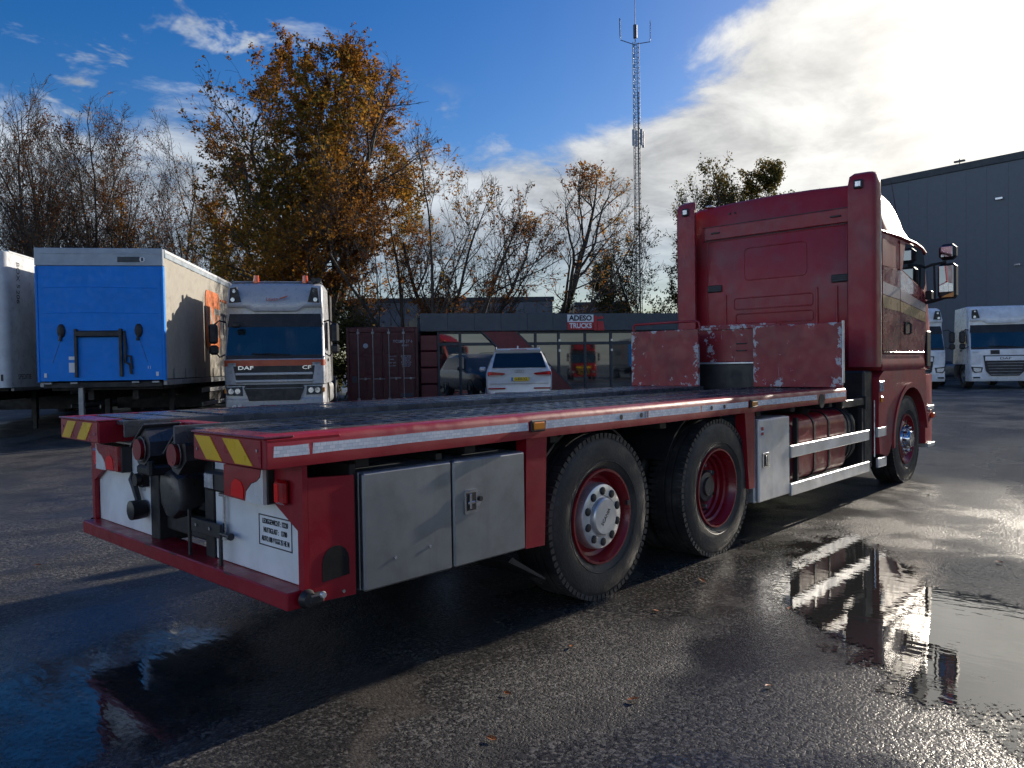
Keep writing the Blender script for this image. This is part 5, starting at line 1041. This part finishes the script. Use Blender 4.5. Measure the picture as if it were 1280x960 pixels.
# ------------------------------------------------------------------ radio mast
def mast():
    dep = 97.0; t = empty('radio_mast', yard(lat_at(799, dep), dep), YAW0+R_(10), 'tall slim lattice radio mast with antennas, behind the bare trees', 'mast')
    Hm = 41.0; h = .55; G = mat('weathered_mast_steel', (.15, .155, .16), .55, metal=.4)
    legs = [(h*math.cos(R_(a)), h*math.sin(R_(a))) for a in (90, 210, 330)]
    for x, y in legs: part('leg', G, t, lambda b: b.cyl((x, y, 0), (x*.85, y*.85, Hm), .042, n=6))
    def lat(b):
        n = 66
        for i in range(n):
            z0, z1 = Hm*i/n, Hm*(i+1)/n; k0, k1 = 1-.15*i/n, 1-.15*(i+1)/n
            for j in range(3):
                a, c = legs[j], legs[(j+1) % 3]
                b.cyl((a[0]*k0, a[1]*k0, z0), (c[0]*k0, c[1]*k0, z0), .018, n=4, cap=False); p, q = (a, c) if i % 2 else (c, a)
                b.cyl((p[0]*k0, p[1]*k0, z0), (q[0]*k1, q[1]*k1, z1), .016, n=4, cap=False)
    part('lattice_bracing', G, t, lat, kind='stuff')
    def ladder(b):
        for x in (-.18, .18): b.cyl((x, -.1, 0), (x, -.1, Hm), .03, n=4)
        for i in range(120): b.cyl((-.18, -.1, i*Hm/120), (.18, -.1, i*Hm/120), .018, n=4, cap=False)
    part('ladder', M['wornsteel'], t, ladder, kind='stuff')
    part('cable_run', M['black'], t, lambda b: b.box(.22, .34, -.05, .05, 0, Hm-6))
    part('antenna_drum', M['wornsteel'], t, lambda b: (b.cyl((0, 0, Hm+.6), (0, 0, Hm+2.2), .24, n=12), b.cyl((0, 0, Hm), (0, 0, Hm+.6), .06, n=8)))
    part('whip_antenna', M['wornsteel'], t, lambda b: b.cyl((0, 0, Hm+2.2), (0, 0, Hm+9), .05, .02, n=6))
    for s in (-1, 1): part('side_antenna', M['wornsteel'], t, lambda b: (b.tube([(0, 0, Hm-.2+.05*s), (s*1.9, 0, Hm+.25), (s*1.95, 0, Hm+.6)], .05, 6), b.cyl((s*1.95, 0, Hm+.6), (s*1.97, 0, Hm+2.9), .07 if s < 0 else .045, n=8)))
    for x, y, z in ((-.55, -.45, 28.2), (-.25, -.7, 28.0), (.55, -.4, 28.3), (.85, -.1, 28.1)): part('panel_antenna', M['greyhead'], t, lambda b: (b.box(x-.14, x+.14, y-.09, y+.09, z, z+2.0, bev=.03), b.cyl((x, y, z+1), (0, 0, z+1), .03, n=4)))
mast()
# ------------------------------------------------------------------ trees
M['bark'] = mat('dark_bark', (.060, .050, .040), .85, var=.3, vs=4, bump=.4, bs=14)
def leaf_mat(name, cols, green=0.0):
    mt = bpy.data.materials.new(name); mt.use_nodes = True; nt = mt.node_tree; N = nt.nodes; L = nt.links; N.remove(N['Principled BSDF'])
    at = N.new('ShaderNodeAttribute'); at.attribute_name = 'tone'; cr = N.new('ShaderNodeValToRGB'); el = cr.color_ramp.elements
    while len(el) < len(cols): el.new(.5)
    for i, c in enumerate(cols): el[i].position = i/(len(cols)-1); el[i].color = (*c, 1)
    L.new(at.outputs['Fac'], cr.inputs[0])
    d = N.new('ShaderNodeBsdfDiffuse'); t = N.new('ShaderNodeBsdfTranslucent')
    L.new(cr.outputs[0], d.inputs[0]); L.new(cr.outputs[0], t.inputs[0]); m1 = N.new('ShaderNodeMixShader'); m1.inputs[0].default_value = .5; L.new(d.outputs[0], m1.inputs[1]); L.new(t.outputs[0], m1.inputs[2])
    L.new(m1.outputs[0], N['Material Output'].inputs['Surface']); return mt
OAK = leaf_mat('autumn_oak_leaves', [(.09, .045, .022), (.18, .08, .028), (.30, .135, .03), (.40, .20, .035), (.20, .16, .035), (.10, .10, .03)])
RUST = leaf_mat('rust_leaves', [(.11, .052, .025), (.20, .085, .033), (.32, .13, .036), (.38, .22, .05)])
OLIVE = leaf_mat('olive_leaves', [(.05, .052, .022), (.085, .085, .03), (.13, .11, .035), (.19, .12, .035)])
IVY = leaf_mat('ivy_leaves', [(.012, .022, .008), (.022, .036, .012), (.035, .05, .014)])
def np_mesh(name, V, F, k, mt, smooth=False, tone=None):
    me = bpy.data.meshes.new(name); V = np.asarray(V, np.float32); F = np.asarray(F, np.int32); n = len(F)
    me.vertices.add(len(V)); me.vertices.foreach_set('co', V.ravel()); me.loops.add(n*k); me.loops.foreach_set('vertex_index', F.ravel())
    me.polygons.add(n); me.polygons.foreach_set('loop_start', np.arange(0, n*k, k, dtype=np.int32)); me.update(calc_edges=True)
    if smooth: me.polygons.foreach_set('use_smooth', np.ones(n, bool))
    if tone is not None: a = me.attributes.new('tone', 'FLOAT', 'FACE'); a.data.foreach_set('value', np.asarray(tone, np.float32))
    me.materials.append(mt); me.validate(); return me
def leaves_obj(name, P, size, mt, parent, seed, tone=None, flat=0.0):
    rg = np.random.default_rng(seed); P = np.asarray(P); n = len(P)
    a = rg.normal(size=(n, 3)); a[:, 2] *= (1-flat); a /= np.linalg.norm(a, axis=1)[:, None]; b = rg.normal(size=(n, 3)); b -= a*(a*b).sum(1)[:, None]; b /= np.linalg.norm(b, axis=1)[:, None]
    s = size*rg.uniform(.6, 1.25, n)[:, None]; u = a*s*.5; v = b*s*.32
    V = np.stack([P-u, P+v*.9-u*.1, P+u, P-v*.9+u*.15], 1).reshape(-1, 3); F = np.arange(4*n).reshape(n, 4)
    t = rg.uniform(0, 1, n) if tone is None else np.clip(np.asarray(tone)+rg.normal(0, .13, n), 0, 1)
    o = bpy.data.objects.new(name, np_mesh(name, V, F, 4, mt, tone=t)); COL.objects.link(o); o.parent = parent; return o
class Tree:
    def __init__(s, seed): s.V = []; s.F = []; s.tips = []; s.rnd = random.Random(seed)
    def tube(s, pts, rad, n):
        o = len(s.V); a = None
        for i, p in enumerate(pts):
            d = (pts[min(i+1, len(pts)-1)]-pts[max(i-1, 0)])
            if d.length < 1e-6: d = Vector((0, 0, 1))
            d.normalize(); a = d.orthogonal().normalized() if a is None else (a-d*a.dot(d))
            if a.length < 1e-4: a = d.orthogonal()
            a.normalize(); b = d.cross(a)
            for k in range(n): t = 2*math.pi*k/n; s.V.append(p+(a*math.cos(t)+b*math.sin(t))*rad[i])
        for i in range(len(pts)-1):
            for k in range(n): j = (k+1) % n; s.F.append((o+i*n+k, o+i*n+j, o+(i+1)*n+j, o+(i+1)*n+k))
    def grow(s, p, d, L, r, lev, c):
        rn = s.rnd; nseg = c['seg'][min(lev, 4)]; pts = [p.copy()]; rad = [r]; step = L/nseg; dirs = []
        wob = c['wob']*(1+.35*lev)
        for i in range(nseg):
            d = d+Vector((rn.gauss(0, wob), rn.gauss(0, wob), rn.gauss(0, wob)*.7))+Vector((0, 0, c['up'][min(lev, 4)]))+c['lean']*(.5 if lev < 2 else .15); d.normalize()
            q = pts[-1]+d*step; e = c['env']
            k = ((q.x-e[0])/e[3])**2+((q.y-e[1])/e[4])**2+((q.z-e[2])/e[5])**2
            if (k > 1.0+rn.uniform(-.2, .10) if lev > 0 else (k > 1.0 and q.z > e[2])): break
            pts.append(q); dirs.append(d.copy()); rad.append(max(c['rmin'], r*(1-.62*(i+1)/nseg)))
        if len(pts) < 2: return
        if len(pts) <= nseg: rad = [max(c['rmin'], r*(1-.9*k/(len(pts)-1))) for k in range(len(pts))]
        s.tube(pts, rad, (8, 6, 5, 4, 3, 3, 3)[min(lev, 6)])
        if lev >= c['levels']:
            s.tips += [(x, lev) for x in pts[1:]]; return
        if lev >= c['levels']-1: s.tips += [(x, lev) for x in pts[2:]]
        nch = c['nch'][min(lev, len(c['nch'])-1)]; m_ = len(pts)-1
        for j in range(nch):
            f = c['first'][min(lev, 3)]+(1-c['first'][min(lev, 3)])*(j+rn.uniform(.1, .9))/nch; x = f*m_; i = min(int(x), m_-1)
            q = pts[i].lerp(pts[i+1], x-i); dd = dirs[i]; az = rn.uniform(0, 2*math.pi); an = R_(rn.gauss(c['ang'], 9)); o = dd.orthogonal().normalized(); o2 = dd.cross(o)
            nd = dd*math.cos(an)+(o*math.cos(az)+o2*math.sin(az))*math.sin(an)
            s.grow(q, nd, L*c['ratio']*rn.uniform(.75, 1.2)*(1.12-.45*f), max(c['rmin'], rad[i]*c['rr']*rn.uniform(.8, 1.1)), lev+1, c)
        if lev < c['levels']: s.grow(pts[-1], dirs[-1], L*c['ratio']*.9, rad[-1], lev+1, c)
def tree(name, px, dep, ytop, wpx, label, seed, stems=1, fork=.05, leanpx=0, dens=1.0, lsize=.13, lm=None, ivy=0.0, style='up', levels=4, r0=None, zlow=.18, tone=(.2, .8), group=None, nscale=1.0):
    base = yard(lat_at(px, dep), dep); hor = 467-20*px/1280; H = (hor-ytop)/967*dep+1.5-base.z; Wd = wpx/967*dep/2; lean = leanpx/967*dep
    t = empty(name, base, 0, label, 'tree', group); T = Tree(seed); rn = T.rnd
    off = RH*lean
    up = dict(up=(.05, .10, .10, .08, .05), spread=(.03, .05, .05, .04, .02), fan=(.045, .06, .06, .05, .03))[style]
    c = dict(seg=(9, 7, 6, 5, 4), wob=.06 if style == 'up' else .085, up=up, lean=RH*(lean/H*.10), env=(off.x, off.y, H*(.5+zlow/2), Wd*1.05, Wd*1.05, H*(.5-zlow/2)*1.02), rmin=.0062*dep/36, levels=levels,
             nch=[max(1, round(k*nscale)) for k in ((8, 6, 5, 4) if style == 'up' else (7, 6, 5, 4))], first=(.22 if stems == 1 else .12, .18, .15, .1), ang=dict(up=33, spread=44, fan=36)[style], ratio=dict(up=.50, spread=.56, fan=.52)[style], rr=.56)
    r0 = r0 or H*.016
    for k in range(stems):
        a = 2*math.pi*(k+rn.random()*.5)/stems; sp = 0 if stems == 1 else rn.uniform(.18, .34)*dict(up=1, spread=1.3, fan=2.6)[style]
        # stems fan out mostly across the view
        d = Vector((0, 0, 1))+RH*(math.cos(a)*sp+lean/H*.8)+FH*(math.sin(a)*sp*.8); d.normalize()
        st = Vector((0, 0, -.1))+(RH*math.cos(a)+FH*math.sin(a))*(r0*.6 if stems > 1 else 0)
        T.grow(st, d, H*rn.uniform(.62, .74), r0/(stems**.4), 0, c)
    o = bpy.data.objects.new('trunk_and_branches', np_mesh('trunk_and_branches', [tuple(v) for v in T.V], T.F, 4, M['bark'], True)); COL.objects.link(o); o.parent = t
    if dens > 0 and T.tips:
        rg = np.random.default_rng(seed+9); tips = np.array([tuple(p) for p, l in T.tips]); n = int(len(tips)*dens)
        # leaves hang on in patches
        ph = rg.uniform(0, 6, 6); q = tips; pat = np.sin(q[:, 0]*.9+ph[0])+np.sin(q[:, 1]*.8+ph[1])+np.sin(q[:, 2]*.7+ph[2])+.7*np.sin(q[:, 0]*2.1+q[:, 2]*1.7+ph[3])
        w = np.exp(pat*.8); w *= np.where(q[:, 2] < H*.3, .5, 1); cl = max(1, n//5); idx = np.repeat(rg.choice(len(tips), cl, p=w/w.sum()), 5); n = len(idx); P = tips[idx]+rg.normal(0, .09*dep/36, (n, 3))
        tn = tone[0]+(tone[1]-tone[0])*(.5+.22*np.sin(P[:, 0]*.6+ph[4])+.22*np.sin(P[:, 2]*.5+P[:, 1]*.4+ph[5]))
        leaves_obj('leaves', P, lsize, lm or OAK, t, seed+1, tn)
    if ivy > 0:
        rg = np.random.default_rng(seed+5); Vv = np.array([tuple(v) for v in T.V]); k = Vv[(Vv[:, 2] < H*ivy) & (np.hypot(Vv[:, 0]-off.x*.3, Vv[:, 1]-off.y*.3) < Wd*.45)]
        tr = [v for v in T.V[:8*10*stems] if v.z < H*ivy]; n = int(900*stems*H*ivy/5); tr = np.array([tuple(v) for v in tr]); i = rg.integers(0, len(tr)-8, n); f = rg.random((n, 1)); P = tr[i]*(1-f)+tr[np.minimum(i+8, len(tr)-1)]*f+rg.normal(0, .10, (n, 3)); leaves_obj('ivy', P, .16, IVY, t, seed+2)
    return t
def shrub(px, dep, wpx, h, label, seed, lm, n=2600, name='shrub', lsize=.14, depth=1.6, cat='shrub', tone=None):
    base = yard(lat_at(px, dep), dep); t = empty(name, base, YAW0, label, cat); W = wpx/967*dep/2; rn = random.Random(seed); rg = np.random.default_rng(seed)
    T = Tree(seed); m_ = max(3, int(W*2.2))
    for k in range(m_):
        x = (k+.5)/m_*2*W-W
        for _ in range(4):
            d = Vector((rn.gauss(0, .35), rn.gauss(0, .3), 1)).normalized(); p = Vector((x+rn.gauss(0, .2), rn.gauss(0, .3), -.05)); T.tube([p, p+d*h*.5, p+d*h*.95+Vector((rn.gauss(0, .2), 0, 0))], [.035, .022, .008], 4)
    o = bpy.data.objects.new('stems', np_mesh('stems', [tuple(v) for v in T.V], T.F, 4, M['bark'], True)); COL.objects.link(o); o.parent = t
    # clumps of leaves with an uneven top
    nc = max(6, int(W*7)); cs = np.stack([rg.uniform(-W, W, nc), rg.normal(0, depth*.35, nc), h*rg.uniform(.25, .85, nc)], 1); i = rg.integers(0, nc, n); P = cs[i]+rg.normal(0, 1, (n, 3))*np.array([.42, .42, .34])*rg.uniform(.5, 1.2, (n, 1)); P[:, 2] = np.abs(P[:, 2]); leaves_obj('foliage', P, lsize, lm, t, seed+3, tone)
    return t
tree('bare_tree', 36, 42, 92, 220, 'bare tree at the left edge above the white trailer', 11, stems=5, nscale=1.1, dens=.10, lm=RUST, tone=(0, .3), style='fan', zlow=.05)
tree('bare_tree', 112, 44, 86, 210, 'nearly bare tree above the left corner of the blue-fronted trailer', 12, stems=5, nscale=1.1, dens=.18, lm=RUST, tone=(0, .4), style='fan', zlow=.05)
tree('thin_tree', 72, 50, 135, 160, 'slim many-stemmed bare tree between the two left bare trees', 23, stems=3, dens=.05, lm=RUST, tone=(0, .3))
tree('thin_tree', 168, 46, 118, 180, 'thin upright tree with brownish leaves above the middle of the blue trailer', 13, stems=5, nscale=1.1, dens=.35, lsize=.12, lm=RUST, tone=(.1, .7), style='fan', zlow=.05)
tree('thin_tree', 236, 44, 125, 180, 'thin tree with orange leaves between blue trailer and large oak', 14, stems=3, dens=.6, lm=OAK, tone=(.1, .7), ivy=.4, style='fan', zlow=.05)
tree('low_tree', 305, 47, 215, 150, 'low spreading tree with ochre leaves just left of the large oak trunk', 22, stems=4, dens=.5, lm=OAK, tone=(.2, .8), style='fan', zlow=.05)
tree('oak_tree', 388, 35, 44, 345, 'largest tree, an oak with dense brown and orange leaves above the silver lorry', 15, stems=4, dens=2.3, lsize=.16, lm=OAK, tone=(.05, .85), ivy=.28, style='spread', r0=.42, zlow=.12, nscale=1.12)
tree('sparse_tree', 515, 33, 165, 270, 'sparse many-stemmed tree right of the oak, above the container', 16, stems=5, nscale=.9, dens=.22, lm=OAK, tone=(.2, .9), style='fan', r0=.20, zlow=.02)
tree('leaning_tree', 570, 34, 205, 250, 'sparse tree leaning right above the showroom roof', 17, stems=3, nscale=.95, leanpx=60, dens=.4, lm=RUST, tone=(.3, .9), style='fan', r0=.22, zlow=.02)
tree('ivy_tree', 690, 34, 208, 190, 'bare-topped tree with ivy-clad leaning trunk above the showroom sign', 18, stems=1, leanpx=45, dens=.35, lm=RUST, tone=(.3, 1), ivy=.48, style='spread', r0=.26, zlow=.22)
tree('dense_tree', 826, 46, 228, 170, 'hazy olive-brown tree just left of the red cab', 19, stems=4, dens=.9, lsize=.15, lm=OLIVE, tone=(.4, 1), style='fan', r0=.22, zlow=.02)
tree('dense_tree', 918, 52, 188, 170, 'leafy brown-green tree rising behind the red cab roof', 20, stems=3, dens=1.9, lsize=.19, lm=OLIVE, tone=(.2, .9), style='spread', r0=.3)
tree('bare_tree', 1008, 60, 200, 110, 'small bare twiggy tree showing over the right of the red cab roof', 21, stems=4, dens=.1, lm=RUST, style='fan')
shrub(150, 40, 560, 2.6, 'long dark hedge running behind the two trailers', 31, OLIVE, 14000, 'hedge', .22, cat='hedge', tone=np.full(14000, .25))
shrub(440, 31, 110, 3.6, 'dark green bush between the silver lorry and the red container', 32, OLIVE, 5200, tone=np.full(5200, .3))
shrub(565, 38, 200, 4.0, 'brown undergrowth behind the container and the left end of the office', 33, OAK, 4200, 'undergrowth')
shrub(790, 40, 150, 4.4, 'tawny bushes behind the office roof right of the mast', 34, RUST, 5200)
shrub(940, 48, 260, 4.5, 'dark bushes behind the red lorry cab', 35, OLIVE, 5000)
# ------------------------------------------------------------------ fallen leaves on the yard
def fallen():
    b = MB(); b.add([(-.03, 0, .002), (-.012, .016, .006), (.010, .014, .010), (.034, .002, .004), (.012, -.013, .008), (-.010, -.015, .005), (0, 0, .001)], [(0, 1, 6), (1, 2, 6), (2, 3, 6), (3, 4, 6), (4, 5, 6), (5, 0, 6)])
    mt = mat('fallen_leaf', (.34, .10, .02), .5, var=.3, vs=20); src = None; rn = random.Random(4)
    for x, y in [(2.34, -1.62), (1.22, -2.22), (7.64, -1.7), (3.1, -1.5), (.9, -1.75), (4.9, -2.9), (6.4, -3.1), (1.75, -2.6), (2.9, -2.2), (.2, 2.6), (1.3, 3.4), (5.4, -1.45), (.55, -2.0), (8.4, -3.4), (1.55, -1.6)]:
        if src is None: o = src = b.build('fallen_leaf', mt, None)
        else: o = src.copy(); COL.objects.link(o)
        o.location = (x, y, .009); o.rotation_euler = (rn.uniform(-.2, .2), rn.uniform(-.2, .2), rn.uniform(0, 6)); k = rn.uniform(.6, 1.1); o.scale = (k, k, k)
        tag(o, 'small orange fallen leaf lying on the wet asphalt', 'leaf', 'fallen leaves on the yard')
fallen()
